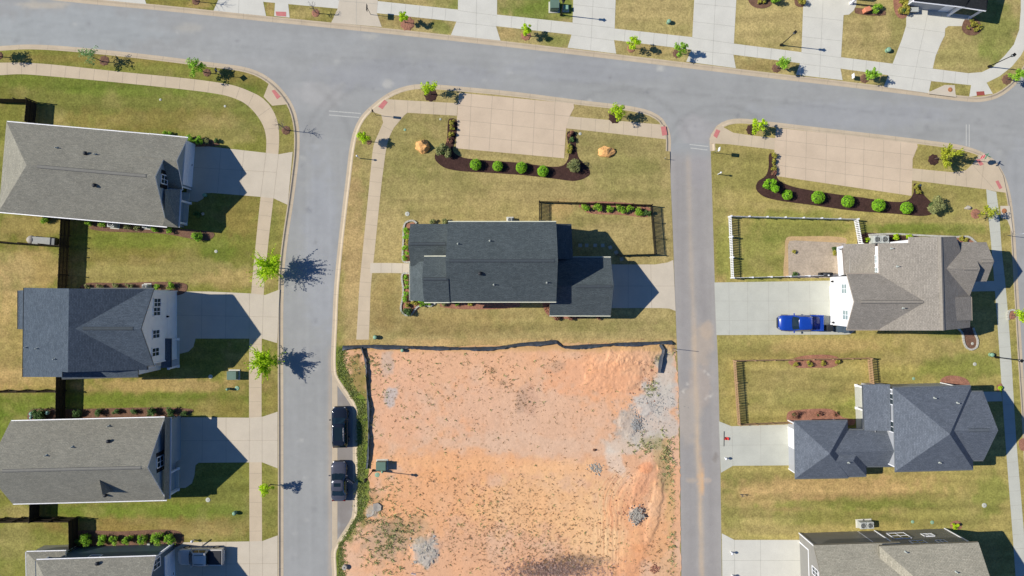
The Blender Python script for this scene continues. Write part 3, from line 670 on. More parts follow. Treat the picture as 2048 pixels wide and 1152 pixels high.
for q in ((862,191,13,'mulch'),(1230,235,13,'mulch'),(1503,260,11,'mulch'),(1866,320,11,'mulch'),(573,261,9,'mulch_mid'),(210,122,10,'mulch_mid'),(415,146,8,'mulch_mid'),(1262,98,8,'mulch_red'),(1354,108,9,'mulch_mid'),(1552,137,9,'mulch_mid'),(1728,158,9,'mulch_mid'),(2012,160,10,'mulch_mid'),(1052,72,10,'mulch_red'),(815,48,14,'mulch_red'),(632,27,8,'mulch_red'),(393,3,8,'mulch_mid'),(2022,630,9,'mulch_red'),(1950,428,10,'mulch_red'),(0,112,8,'mulch_mid'),(738,284,6,'mulch_mid')):
    ring(*q)
bed([(1588,716),(1608,711),(1660,710),(1676,716),(1677,726),(1665,734),(1630,735),(1590,734),(1575,724)], M['mulch_red'])
bed([(1575,824),(1600,819),(1660,818),(1672,824),(1684,834),(1710,840),(1708,848),(1640,846),(1574,843)], M['mulch_red'])
bed([(1878,762),(1890,752),(1915,752),(1934,760),(1938,772),(1900,771)], M['mulch_red'])
bed([(1924,652),(1945,655),(1952,680),(1950,694),(1942,699),(1932,695),(1927,682)], M['mulch_mid'])
bed([(1718,470),(1800,472),(1840,476),(1840,500),(1718,500)], M['mulch'])
bed([(1912,476),(1935,478),(1950,488),(1910,490)], M['mulch_red'])
bed([(1898,1050),(1905,1041),(1918,1042),(1922,1054),(1908,1060)], M['mulch_red'])
bed([(1992,770),(2001,766),(2003,782),(1993,782)], M['mulch_red'])
bed([(2036,880),(2048,876),(2052,900),(2040,900)], M['mulch_red'])
bed([(1157,411),(1180,404),(1290,412),(1302,420),(1300,432),(1240,430),(1170,424)], M['mulch_red'])
bed([(812,448),(830,444),(830,524),(808,524)], M['mulch_red'], smooth=False)
bed([(806,548),(832,548),(832,600),(870,606),(865,611),(842,614),(826,628),(810,628),(804,616),(808,590)], M['mulch_red'])
bed([(1085,600),(1100,606),(1150,634),(1180,634),(1150,638),(1095,630)], M['mulch_red'])
bed([(960,604),(1000,604),(1040,607),(1040,612),(880,612),(880,604)], M['mulch_red'])
bed([(190,444),(260,448),(345,456),(430,468),(420,480),(330,468),(180,456)], M['mulch_mid'])
bed([(165,570),(240,566),(375,570),(370,586),(160,586)], M['mulch_mid'])
bed([(60,822),(150,818),(260,815),(350,815),(388,820),(352,838),(60,844)], M['mulch_mid'])
bed([(145,1066),(240,1062),(362,1064),(368,1082),(345,1096),(150,1100)], M['mulch_mid'])
bed([(372,278),(408,276),(440,290),(395,294),(370,292)], M['mulch_mid'])
bed([(1928,40),(1940,36),(1955,42),(1962,58),(1952,70),(1932,70),(1922,60)], M['mulch_mid'])
bed([(1708,18),(1740,20),(1770,24),(1770,30),(1708,26)], M['mulch_mid'])
bed([(1788,-10),(1812,-10),(1812,34),(1800,38),(1790,30)], M['mulch_red'])
bed([(1495,-10),(1536,-10),(1542,10),(1520,18),(1500,10)], M['mulch_mid'])
bed([(1590,-10),(1607,-10),(1606,14),(1590,12)], M['mulch_mid'])

# ---- the bare building plot
DIRT_POLY = [(690,700),(722,696),(900,692),(1000,690),(1120,686),(1318,688),(1345,690),(1352,720),(1355,770),(1358,864),(1361,1152),(1366,1340),(690,1340),(680,1160),(682,1095),(700,1070),(716,1040),(738,1000),(738,940),(738,860),(734,800),(716,780),(700,750),(688,720)]
DB = [ # cx, cy, rx, ry, ang, colour, strength
 (1000,760,260,70,5,(236,190,160),.5),(1180,760,90,40,0,(242,172,130),.8),(1230,820,90,40,0,(244,176,130),.6),(940,820,60,60,0,(240,168,124),.5),(800,800,60,90,0,(236,184,156),.6),
 (1050,830,200,60,5,(226,188,164),.7),(1050,890,180,22,3,(226,190,166),.8),(900,930,160,30,0,(242,178,128),.8),(850,1000,120,60,0,(242,178,126),.8),(1000,930,200,14,2,(246,188,140),.8),
 (1080,1010,140,60,0,(244,194,142),.9),(1180,1060,70,60,0,(246,200,152),.9),(1210,1090,60,40,0,(248,206,160),.7),(1130,940,90,26,0,(246,196,150),.8),
 (1260,990,26,60,35,(232,170,132),.6),(1290,960,26,40,30,(226,160,126),.6),(1240,1020,30,40,40,(234,166,124),.7),(1300,1080,50,40,0,(240,172,124),.8),(1260,1120,30,40,40,(236,164,116),.8),(1320,1030,30,90,0,(230,178,132),.7),(1330,1130,26,40,0,(222,176,128),.6),
 (1262,850,36,32,30,(186,180,174),.9),(1310,800,44,34,-20,(200,196,193),1.),(1330,740,20,50,0,(206,198,190),.9),(1320,850,40,36,0,(204,196,190),.9),(1250,890,44,20,0,(214,200,188),.8),(1295,880,30,20,0,(200,194,188),.7),(1230,922,30,16,60,(226,216,206),.6),(1320,700,26,14,0,(196,170,120),.8),(1325,720,22,12,0,(190,178,160),.7),
 (1272,1026,13,17,20,(176,168,164),1.),(780,792,14,20,10,(196,190,190),.9),(775,720,14,26,0,(196,182,172),.7),(850,1100,24,30,0,(190,184,178),1.),(745,1020,12,12,0,(196,190,184),1.),(770,1080,40,40,0,(176,160,140),.6),(790,1060,24,24,0,(150,136,112),.6),(740,1010,26,30,0,(160,140,110),.5),(830,1060,30,30,0,(176,154,126),.5),(1120,1136,86,18,-4,(196,158,132),.7),(1090,1152,50,22,0,(192,156,132),.7),(1160,1118,50,14,0,(176,146,122),.9),
 (1060,800,16,30,0,(200,160,140),.5),(1042,800,12,24,0,(186,156,138),.6),(985,742,10,8,0,(170,140,110),.6),(1006,765,10,6,0,(170,140,118),.6),(1115,735,14,14,0,(190,160,140),.6),
 (1290,935,14,10,0,(226,150,110),.9),(1320,905,18,30,0,(170,156,110),.6),(1300,885,24,12,0,(166,154,110),.6),(1330,950,14,30,0,(160,146,112),.6),(1340,1000,10,60,0,(190,170,110),.5),
 (715,740,18,40,0,(176,140,96),.6),(728,850,14,90,0,(128,128,66),.9),(712,770,22,50,0,(140,130,72),.8),(722,1000,14,50,0,(120,128,62),.9),(700,1050,12,30,0,(120,128,62),.8),(1000,695,330,9,0,(226,182,140),.8),(1290,706,40,8,0,(214,170,140),.5)]
DT = [(1290,700,60,22,-20,.16),(1258,848,16,18,30,.13),(1290,820,14,10,0,.08),(1272,1026,12,15,20,.3),(1255,990,14,60,35,.07),(1290,960,18,40,30,.09),(850,1100,22,26,0,.12),(1230,745,50,30,0,.12),(1265,1110,20,40,30,.07),(1310,1010,10,60,10,.12),(745,1020,9,9,0,.1)]
def dirt_col(px, py):
    n = len(px); c = np.repeat(np.array(A(228,179,146))[None], n, 0)
    m = fbm(px / 60., py / 60., 3, 5); c = mixc(c, A(240,182,142), sst(.45, .7, m) * .6)
    m = fbm(px / 50., py / 50., 23, 5); c = mixc(c, A(226,190,166), sst(.5, .72, m) * .6)
    for k, (cx, cy, rx, ry, a, col, s) in enumerate(DB):
        w = (np.abs(px - cx) < max(rx, ry) * 1.9 + 14) & (np.abs(py - cy) < max(rx, ry) * 1.9 + 14)
        if not w.any(): continue
        b = np.zeros(n); b[w] = blob(px[w], py[w], cx, cy, rx * 1.1, ry * 1.1, a, .6, k + 205) * s * (.62 if col[0] - col[2] > 70 else .9); c = mixc(c, A(*col), b)
    # tracks sweeping up the right side
    u = px - (1215 + 90 * np.clip((1010 - py) / 110., -.2, 1) ** 2)
    tr = np.exp(-(u / 34.) ** 2) * sst(930, 960, py) * sst(1150, 1080, py)
    c = mixc(c, A(248,208,164), tr * .6 * sst(.35, .65, fbm(u / 2.2, py / 60., 19, 3)))
    c = mixc(c, A(216,148,112), tr * .5 * sst(.5, .75, fbm(u / 2.0, py / 60., 119, 3)))
    # fine pebbly mottling
    c = c * (1 + ((fbm(px / 3.2, py / 3.2, 61, 3) - .5) * .15)[:, None])
    sp = fbm(px / 3.0, py / 3.0, 161, 2); dens = fbm(px / 50., py / 50., 171, 3)
    c = mixc(c, A(150,120,92), sst(.74, .86, sp + .3 * (dens - .5)) * .55)
    # grass creeping in along the borders
    e = sst(706, 696, py + 6 * (fbm(px / 12., py / 12., 6, 3) - .5) * 2); c = mixc(c, A(196,160,108), e * .6)
    return c
def dirt_h(x, y):
    px, py = CX + x / S0, CY - y / S0
    h = .05 * (fbm(px / 24., py / 24., 71, 4) - .4) + .022 * fbm(px / 4., py / 4., 91, 3)
    for k, (cx, cy, rx, ry, a, s) in enumerate(DT):
        w = (np.abs(px - cx) < max(rx, ry) * 2.2 + 8) & (np.abs(py - cy) < max(rx, ry) * 2.2 + 8)
        if not w.any(): continue
        b = np.zeros(len(px)); b[w] = blob(px[w], py[w], cx, cy, rx * 1.3, ry * 1.3, a, .4, k + 305); h = h + s * b * (.7 + .6 * fbm(px / 5., py / 5., 33, 3))
    u = px - (1215 + 90 * np.clip((1010 - py) / 110., -.2, 1) ** 2)
    h = h + .06 * np.exp(-(u / 30.) ** 2) * sst(930, 960, py) * (fbm(u / 2.4, py / 70., 19, 3) - .5)
    c = sst(690, 712, px) * sst(1352, 1342, px)
    return np.maximum(h * c, -.01) + .012
dp = smooth_line(W2(DIRT_POLY), .35, True)
dp = [p + Vector((R.uniform(-.12, .12), R.uniform(-.12, .12))) for p in dp]
dirt = sheet('bare_ground', dp, .125, M['dirt'], grid=.13, colfn=dirt_col, zfn=dirt_h, inner=(-22, 23, -37, 0))
# ================================================================== HOUSES
CAMP = Vector((0, 0, HC))
class House:
    def __init__(s, label, px, py, roofm, wallm, trimm='trim', fascia=None, vent=None):
        s.o = P(px, py); s.root = empty('house', s.o, label, 'house', 'detached houses of the street')
        s.roofm, s.wallm, s.trimm = M[roofm], M[wallm], M[trimm]
        s.fascia = M[fascia] if fascia else s.trimm; s.ventm = M[vent] if vent else House.ventm; s.tris_r = []; s.tris_w = []; s.roofs = []
    def L(s, p): return Vector(p) - s.o
    def roof(s, polys, thick=.17, name='roof', gutters=(), m=None):
        """roof shell from 3-D polygons (world): shingles on top, white fascia on the open edges, soffit below"""
        key = {}; V = []; 
        def vid(p):
            k = (round(p[0], 2), round(p[1], 2), round(p[2], 2))
            if k not in key: key[k] = len(V); V.append(Vector(p))
            return key[k]
        F = []
        for pl in polys:
            pl = [Vector(p) for p in pl]
            n = sum(((pl[i] - pl[0]).cross(pl[(i + 1) % len(pl)] - pl[0]) for i in range(len(pl))), Vector())
            if n.z < 0: pl = pl[::-1]
            if len(pl) == 4:
                nn = (pl[1] - pl[0]).cross(pl[2] - pl[0])
                if nn.length > 1e-6 and abs((pl[3] - pl[0]).dot(nn.normalized())) > .004: F.append([vid(pl[0]), vid(pl[1]), vid(pl[2])]); F.append([vid(pl[0]), vid(pl[2]), vid(pl[3])])
                else: F.append([vid(p) for p in pl])
            else: F.append([vid(p) for p in pl])
            for i in range(1, len(pl) - 1): s.tris_r.append((pl[0], pl[i], pl[i + 1]))
        ed = {}
        for f in F:
            for i in range(len(f)): ed[(f[i], f[(i + 1) % len(f)])] = 1
        bd = [e for e in ed if (e[1], e[0]) not in ed]
        n = len(V); dn = Vector((0, 0, -thick))
        allv = [s.L(p) for p in V] + [s.L(p + dn) for p in V]
        faces = list(F); mi = [0] * len(F)
        for f in F: faces.append([i + n for i in f][::-1]); mi.append(1)
        for a, b in bd: faces.append([b, a, a + n, b + n]); mi.append(1)
        me = bpy.data.meshes.new(name); me.from_pydata(allv, [], faces)
        me.materials.append(m or s.roofm); me.materials.append(s.fascia); me.polygons.foreach_set('material_index', mi)
        uvl = me.uv_layers.new(name='UVMap')
        for p in me.polygons:
            nn = p.normal
            u = Vector((-nn.y, nn.x, 0)); u = u.normalized() if u.length > 1e-4 else Vector((1, 0, 0)); v = nn.cross(u)
            for li in p.loop_indices:
                c = me.vertices[me.loops[li].vertex_index].co; uvl.data[li].uv = (c.dot(u) + 50, c.dot(v) + 50)
        me.update(); o = bpy.data.objects.new(name, me); link(o, s.root); s.roofs.append(o)
        for a, b in gutters:
            a, b = Vector(a), Vector(b); d = (b - a); l = d.length; d.normalize(); nrm = Vector((d.y, -d.x, 0)).normalized()
            mb = MB(); rz = math.atan2(d.y, d.x); c = (a + b) / 2 + nrm * .055 + Vector((0, 0, -.075))
            pr = [(-.05, .06), (-.05, -.06), (.035, -.06), (.055, .06), (.04, .06), (.025, -.045), (-.04, -.045), (-.04, .06)]
            for e, sg in ((a, -1), (b, 1)): pass
            VV = [];
            for e in (a, b):
                for q, z in pr: VV.append(s.L(e + nrm * (q + .056) + Vector((0, 0, z - .08))))
            k = len(pr); mb.add(VV, [(i, (i + 1) % k, k + (i + 1) % k, k + i) for i in range(k)] + [list(range(k))[::-1], [k + i for i in range(k)]])
            mb.build('gutter', s.fascia, o)
        return o
    def wing(s, A1, A2, B1, B2, z, zr, ea, eb, oh=.4, ohg=.3, wall=None, walls=True, gut=True, vent=None, m=None):
        """one gabled or hipped wing. A1,B1 on one eave, A2,B2 on the other; pixel corners read at eave height z"""
        a1, a2, b1, b2 = [P(p[0], p[1], z) for p in (A1, A2, B1, B2)]
        ma, mb_ = (a1 + a2) / 2, (b1 + b2) / 2; d = (mb_ - ma); Ln = d.length; d.normalize()
        sd = (a1 - a2); sd -= d * sd.dot(d); sd.normalize()
        W = ((a1 - a2).dot(sd) + (b1 - b2).dot(sd)) / 2; h = W / 2; rise = zr - z; up = Vector((0, 0, rise))
        c0, c1 = ma, mb_
        a1, a2, b1, b2 = c0 + sd * h, c0 - sd * h, c1 + sd * h, c1 - sd * h
        ra = c0 + up + d * (h if ea == 'hip' else 0); rb = c1 + up - d * (h if eb == 'hip' else 0)
        if (rb - ra).dot(d) < .02: mid = (ra + rb) / 2; ra = rb = mid
        if ra is rb:
            polys = [[a1, b1, ra], [b2, a2, ra]]
        else: polys = [[a1, b1, rb, ra], [b2, a2, ra, rb]]
        if ea == 'hip': polys.append([a2, a1, ra])
        if eb == 'hip': polys.append([b1, b2, rb])
        g = [(a1, b1), (b2, a2)] if sd.cross(d).z > 0 else [(b1, a1), (a2, b2)]
        if gut is False: g = []
        ro = s.roof(polys, gutters=g, m=m)
        if vent and (rb - ra).length > 1.5:
            v = MB(); u0, u1 = vent; p, q = ra.lerp(rb, u0), ra.lerp(rb, u1); pitch = rise / h; w = .15
            for sg in (1, -1):
                e = sd * sg * w - Vector((0, 0, w * pitch)); t = Vector((0, 0, .05))
                pts = [p + t, q + t, q + e + t, p + e + t]; v.face([s.L(x) for x in pts]); v.face([s.L(x) for x in (p + e + t, q + e + t, q + e - t * .2, p + e - t * .2)])
            for sg in (1, -1):
                e = sd * sg * (w + .035) - Vector((0, 0, w * pitch - .03)); e2 = sd * sg * (w - .005) - Vector((0, 0, w * pitch - .053))
                v.face([s.L(x) for x in (p + e2, q + e2, q + e, p + e)], 1)  # dark strips along both vent edges stand in for its thin shadow
            for x in (p, q):
                v.face([s.L(y) for y in (x + Vector((0, 0, .05)), x + sd * w - Vector((0, 0, w * pitch - .05)), x - sd * w - Vector((0, 0, w * pitch - .05)))])
            v.build('ridge_vent', [s.ventm, M['dkgrey']], ro)
        if walls:
            pitch = rise / h; zt = z + oh * pitch - .19
            ia, ib = (ohg if ea == 'gable' else oh), (ohg if eb == 'gable' else oh)
            hh = h - oh; ca, cb = c0 + d * ia, c1 - d * ib
            wm = M[wall] if wall else s.wallm
            fl = lambda p, zz: Vector((p.x, p.y, zz))
            mb2 = MB(); k1, k2, l1, l2 = ca + sd * hh, ca - sd * hh, cb + sd * hh, cb - sd * hh
            apx = z + rise - .19
            def q(*pts):
                pts = [Vector(p) for p in pts]; mb2.face([s.L(p) for p in pts])
                for i in range(1, len(pts) - 1): s.tris_w.append((pts[0], pts[i], pts[i + 1]))
            q(fl(k1, .1), fl(l1, .1), fl(l1, zt), fl(k1, zt)); q(fl(l2, .1), fl(k2, .1), fl(k2, zt), fl(l2, zt))
            if ea == 'gable': q(fl(k2, .1), fl(k1, .1), fl(k1, zt), fl(ca, apx), fl(k2, zt))
            else: q(fl(k2, .1), fl(k1, .1), fl(k1, zt), fl(k2, zt))
            if eb == 'gable': q(fl(l1, .1), fl(l2, .1), fl(l2, zt), fl(cb, apx), fl(l1, zt))
            else: q(fl(l1, .1), fl(l2, .1), fl(l2, zt), fl(l1, zt))
            # white corner boards belong to the wall
            cbm = mb2
            for c in (k1, k2, l1, l2):
                e = (c - (ca + cb) / 2); off = sd * (.02 if e.dot(sd) > 0 else -.02) + d * (.02 if e.dot(d) > 0 else -.02)
                cbm.box(s.L(fl(c, (.1 + zt) / 2)) + off * .5, (.13, .13, zt - .1), rz=math.atan2(d.y, d.x), mi=1)
            mb2.build('wall', [wm, s.trimm], s.root)
        return dict(d=d, sd=sd, a1=a1, a2=a2, b1=b1, b2=b2, ra=ra, rb=rb, h=h)
    def shed(s, pts, name='roof', gutters=(), m=None):
        """roof plane from (px, py, z) corners"""
        w = [P(*p) for p in pts]
        return s.roof([w], name=name, gutters=[(w[i], w[j]) for i, j in gutters], m=m)
    def walls(s, loop, wall=None, z0=.1):
        """wall loop: (px, py, z at which the pixel was read, top)"""
        mb = MB(); n = len(loop); w = [P(a, b, c) for a, b, c, t in loop]
        for i in range(n - 1):
            p, q = w[i], w[i + 1]; f = [Vector((p.x, p.y, z0)), Vector((q.x, q.y, z0)), Vector((q.x, q.y, loop[i + 1][3])), Vector((p.x, p.y, loop[i][3]))]
            mb.face([s.L(x) for x in f]); s.tris_w += [(f[0], f[1], f[2]), (f[0], f[2], f[3])]
        return mb.build('wall', M[wall] if wall else s.wallm, s.root)
    def ray(s, px, py, which):
        t = s.tris_w if which == 'w' else s.tris_r
        bv = BVHTree.FromPolygons([p for tr in t for p in tr], [(3 * i, 3 * i + 1, 3 * i + 2) for i in range(len(t))])
        d = (P(px, py) - CAMP).normalized(); loc, n, i, dist = bv.ray_cast(CAMP, d)
        if loc is None: return None, None
        if n.dot(d) > 0: n = -n
        return loc, n
    def frame(s, px, py, face):
        if face is None: loc, n = s.ray(px, py, 'w')
        else: loc, n = face
        if loc is None: print('NO WALL HIT', px, py); return None, None, None
        n = Vector((n.x, n.y, 0)).normalized(); return loc, n, Vector((-n.y, n.x, 0))
    def window(s, px, py, w=1.0, h=1.5, shutters=False, panes=2, face=None, glass='glass', trim=None, z=None):
        loc, n, t = s.frame(px, py, face)
        if loc is None: return
        if z is not None: loc = Vector((loc.x, loc.y, z))
        rz = math.atan2(t.y, t.x); mb = MB(); c = s.L(loc) + n * .03; f = .1
        up = Vector((0, 0, 1))
        for sg in (1, -1):
            mb.box(c + t * sg * (w / 2), (f, .09, h + f), rz=rz); mb.box(c + up * sg * (h / 2), (w + f, .092, f), rz=rz)
        mb.box(c, (w - f, .07, .05), rz=rz)
        for k in range(1, panes): mb.box(c + t * (w * (k / panes - .5)), (.06, .072, h - f), rz=rz)
        wo = mb.build('window', M[trim] if trim else s.trimm, s.root)
        g = MB(); g.box(c - n * .012, (w - .06, .03, h - .06), rz=rz); g.build('pane', M[glass], wo)
        if shutters:
            for sg in (1, -1):
                sh = MB(); sh.box(c + t * sg * (w / 2 + .3), (.42, .06, h + .1), rz=rz)
                for k in range(7): sh.box(c + t * sg * (w / 2 + .3) + n * .035 + up * (h * (k / 6.5 - .46)), (.34, .02, .1), rz=rz)
                sh.build('shutter', M['shutter'], s.root)
    def garage_door(s, p0, p1, h=2.2, out=.04):
        """door between two ground pixels on the wall"""
        a, b = P(*p0), P(*p1); t = (b - a); w = t.length; t.normalize(); n = Vector((t.y, -t.x, 0)); c = (a + b) / 2
        loc, nn = s.ray_h(c + Vector((0, 0, 1.2)))
        if n.dot(nn) < 0: n = -n
        c = Vector((loc.x, loc.y, .12)); rz = math.atan2(t.y, t.x); mb = MB()
        for k in range(4): mb.box(s.L(c + n * out + Vector((0, 0, h * (k + .5) / 4))), (w, .07, h / 4 - .015), rz=rz)
        for k in range(4):
            for j in range(4): mb.box(s.L(c + n * (out + .04) + t * w * ((j + .5) / 4 - .5) + Vector((0, 0, h * (k + .5) / 4))), (w / 4 - .28, .02, h / 4 - .2), rz=rz)
        d = mb.build('garage_door', M['door'], s.root)
        fr = MB()
        for sg in (1, -1): fr.box(s.L(c + n * out + t * sg * (w / 2 + .09) + Vector((0, 0, h / 2))), (.16, .1, h), rz=rz)
        fr.box(s.L(c + n * out + Vector((0, 0, h + .09))), (w + .34, .105, .17), rz=rz); fr.build('frame', s.trimm, d)
        hd = MB(); hd.box(s.L(c + n * (out + .07) + Vector((0, 0, .5))), (.25, .05, .04), rz=rz); hd.build('handle', M['black'], d)
    def ray_h(s, p):
        """nearest wall point and its normal to p (horizontal)"""
        best = None
        for a, b, c in s.tris_w:
            n = (b - a).cross(c - a)
            if n.length < 1e-6: continue
            n.normalize(); 
            if abs(n.z) > .3: continue
            d = (p - a).dot(n); q = p - n * d
            cx = [(x - q).length for x in (a, b, c)]
            # inside test along the wall's horizontal extent
            t = Vector((-n.y, n.x, 0)); us = [x.dot(t) for x in (a, b, c)]
            if min(us) - .6 <= q.dot(t) <= max(us) + .6 and abs(d) < 2.5:
                if best is None or abs(d) < abs(best[0]): best = (d, q, n if d > 0 else -n)
        if best is None: print('NO WALL NEAR', p); return p, Vector((1, 0, 0))
        return best[1], best[2]
    def lamp(s, px, py):
        loc, n, t = s.frame(px, py, None)
        if loc is None: return
        mb = MB(); c = s.L(loc) + n * .12; mb.bbox(c, (.16, .16, .34), .02, math.atan2(n.y, n.x)); mb.box(c - n * .08, (.1, .12, .12), math.atan2(n.y, n.x)); mb.lathe([(.13, 0), (.02, .1)], c + Vector((0, 0, .17)), 8)
        mb.build('wall_lamp', M['black'], s.root)
    def pipes(s, lst, kind='galv'):
        for q in lst:
            px, py = q[:2]; loc, n = s.ray(px, py, 'r')
            if loc is None: continue
            big = len(q) > 2; mb = MB(); c = s.L(loc)
            if big: mb.bbox(c + Vector((0, 0, .12)), (.36, .36, .22), .05, .3); mb.lathe([(.22, 0), (.20, .1), (.05, .16)], c + Vector((0, 0, .2)), 12)
            else: mb.lathe([(.16, -.05), (.09, .08), (.055, .1), (.055, .38)], c, 10)
            mb.build('vent_pipe', M['dkgrey'] if big else M[kind], s.root)
    def posts(s, lst, h=2.5, w=.2):
        for px, py in lst:
            c = s.L(P(px, py)); mb = MB(); mb.box(c + Vector((0, 0, .12 + h / 2)), (w, w, h)); mb.box(c + Vector((0, 0, .24)), (w + .1, w + .1, .24)); mb.box(c + Vector((0, 0, h + .02)), (w + .08, w + .08, .16))
            mb.build('porch_post', s.trimm, s.root)
    def floor(s, pts, z=.2, m='conc_grey'):
        w = W2(pts); mb = MB(); n = len(w)
        mb.face([s.L(Vector((p.x, p.y, z))) for p in w])
        for i in range(n):
            p, q = w[i], w[(i + 1) % n]; mb.face([s.L(Vector((p.x, p.y, z))), s.L(Vector((p.x, p.y, .1))), s.L(Vector((q.x, q.y, .1))), s.L(Vector((q.x, q.y, z)))])
        return mb.build('porch_floor', M[m], s.root)
    def beam(s, a, b, z, w=.2, h=.3, m=None, name='beam'):
        p, q = P(a[0], a[1], z), P(b[0], b[1], z); d = q - p; mb = MB(); mb.box(s.L((p + q) / 2), (d.length, w, h), math.atan2(d.y, d.x)); return mb.build(name, M[m] if m else s.trimm, s.root)
House.ventm = mat('ridge vent cap', A(140, 138, 134), .9, .1, 3.)
VB = mat('dark ridge vent cap', A(62, 68, 76), .9, .1, 3.)

# ---- grey house with hipped rear, top of the left row
h = House('long grey shingled bungalow with hipped rear beside the main road, its front gable window shuttered', 200, 350, 'sh_grey', 'w_teal')
h.wing((13,243), (-3,424), (349,273.2), (333,452.8), 3.0, 6.45, 'hip', 'gable', oh=.45, ohg=.12, vent=(.08, .93))
h.wing((300,268.5), (287,371), (377,275.4), (363,379), 3.04, 5.04, 'gable', 'gable', oh=.4, ohg=.45)
h.shed([(361,379,3.3),(357,455,3.12),(330,436,4.36),(330,379,4.3)], gutters=[(1,0)])
h.shed([(330,436,4.37),(357,455,3.12),(324,452.4,3.03)])
h.walls([(343,380,3.0,4.1),(343,436,3.0,4.05),(343,448,3.0,3.3),(346,451,3.0,3.1)]); h.posts([(382,407),(373,448)]); h.floor([(352,383),(381,386),(376,452),(346,450)])
h.garage_door((391,292), (385,372)); h.window(328, 359, 1.0, 1.4, True); h.pipes([(114,296),(172,307,1),(191,309),(190,371,1)])
# ---- charcoal two-storey house
h = House('two-storey charcoal roofed house with white front wall and a shaded driveway, left row', 200, 660, 'sh_dark', 'w_white', fascia='fascia_dk', vent='v_dark')
h.wing((48,577), (296,577), (46,738), (294,738), 5.6, 8.55, 'gable', 'gable', oh=.35, ohg=.15, vent=None)
h.wing((180,577.5), (180,731.5), (310,577.5), (305,731.5), 5.63, 8.3, 'gable', 'gable', oh=.3, ohg=.10, vent=(.12, .88))
h.shed([(46,737,5.58),(46,754,5.58),(124,754,8.0),(124,737,8.0)], gutters=[(0,1)])
h.shed([(123,738,6.0),(123,757,5.3),(276,753,5.3),(276,734,6.0)], gutters=[(1,2)])
h.walls([(52,738,5.5,5.6),(52,750,5.5,5.6),(124,750,5.5,5.6),(124,752,5.5,5.4),(274,750,5.3,5.2),(274,734,5.3,5.8)])
h.shed([(36,581,2.7),(36,658,2.7),(55,659,3.4),(57,580,3.4)], gutters=[(0,1)]); h.walls([(60,583,3,3.1),(38,583,2.7,2.8),(38,656,2.7,2.8),(60,656,3,3.1)])
h.shed([(341,677,2.7),(341,735,2.7),(322,736,3.15),(322,677,3.15)], gutters=[(1,0)]); h.posts([(358,678),(358,732)], 2.45); h.floor([(340,678),(360,678),(360,735),(340,735)])
h.garage_door((353,592), (353,672)); [h.window(x, y, .95, 1.5, panes=2, trim='shutter' if False else None) for x, y in ((314,605),(313,623),(311.5,668),(310.5,704))]
h.lamp(334, 633); h.pipes([(53,695),(75,697),(110,718)])
# ---- grey gabled house
h = House('grey shingled house with a small triangular roof vent and blue shaded garage front, left row', 180, 920, 'sh_grey', 'w_teal')
h.wing((28,841), (18,1009), (331,836), (330,999), 3.1, 7.0, 'gable', 'gable', oh=.45, ohg=.3, vent=(.1, .96))
h.shed([(341,834.5,3.1),(339,998,3.1),(329,999,3.75),(330,836,3.75)], gutters=[(1,0)])
h.walls([(332,841,3.1,3.3),(337,841,3.1,3.3),(336,932,3.1,3.3),(331,932,3.1,3.3)])
h.garage_door((356,843), (355,926)); h.window(320, 923, 1.2, 1.5, True); h.posts([(358,936),(358,978)]); h.floor([(335,934),(359,934),(359,980),(335,980)])
h.wing((203,944), (223,944), (211,982), (231,982), 4.25, 5.75, 'gable', 'gable', oh=.06, ohg=.06, gut=False)
h.pipes([(218,852),(145,894),(93,911),(218,882,1),(212,990,1)])
# ---- dark blue-grey house at the bottom left
h = House('dark blue walled house with grey shingled roof cut by the bottom edge, left row', 200, 1180, 'sh_grey', 'w_blue')
h.wing((71,1120), (78,1300), (311,1112.5), (318,1292), 4.9, 8.2, 'hip', 'gable', oh=.35, ohg=.35)
h.shed([(52,1104,2.8),(131,1102,2.8),(131,1122,3.6),(70,1122,3.6)], gutters=[(1,0)]); h.shed([(52,1104,2.8),(70,1122,3.6),(74,1300,3.6),(56,1300,2.8)], gutters=[(0,3)])
h.walls([(74,1300,2.8,2.9),(57,1300,2.8,2.9),(57,1108,2.8,2.9),(128,1106,2.8,2.9),(128,1122,2.8,3)], 'w_cream')
h.garage_door((357,1100), (359,1185)); h.window(313, 1127, 1.1, 1.5); h.window(190, 1113, 1.3, .7, panes=1); h.pipes([(196,1126,1)])
h.beam((310,1112.5), (340,1090), 3.0, .06, .12)
mb = MB()
for px, py in ((299,1089),(310,1086),(321,1085)):
    loc, n = h.ray(px, py, 'w')
    if loc: mb.bbox(h.L(loc) + n * .12, (.35, .25, .5), .03, .02)
mb.build('meter_box', M['acm'], h.root)
# ---- dark slate house, centre
h = House('dark slate roofed two-storey house with an attached garage wing in the middle of the picture', 1010, 540, 'sh_slate', 'w_cream', 'trim_cream', vent='v_dark')
h.wing((896,443), (896,604), (1111,444.5), (1114,602.5), 5.4, 8.25, 'gable', 'gable', oh=.4, ohg=.25, vent=(.03, .97))
h.wing((848,513), (848,604.3), (899,513), (899,604), 5.47, 7.12, 'gable', 'gable', oh=.35, ohg=.2, vent=(.04, .95))
h.wing((820.5,448), (821,532), (915,447.5), (915,532), 3.2, 4.9, 'gable', 'gable', oh=.4, ohg=.25, vent=(.04, .78), gut=False)
h.shed([(820,526,2.9),(820,601,2.9),(852,603,4.0),(852,522,4.0)], gutters=[(0,1)]); h.walls([(850,602,2.9,3.9),(842,600,2.9,3.1),(842,527,2.9,3.1)])
h.posts([(830,530),(830,566),(830,599)], 2.5); h.floor([(824,526),(850,526),(850,600),(824,600)])
h.shed([(1143,448,2.9),(1146,518,2.9),(1106,518,4.0),(1106,447,4.0)], gutters=[(0,1)]); h.walls([(1105,452,3,3.8),(1138,452,3,2.9),(1140,520,3,2.9)])
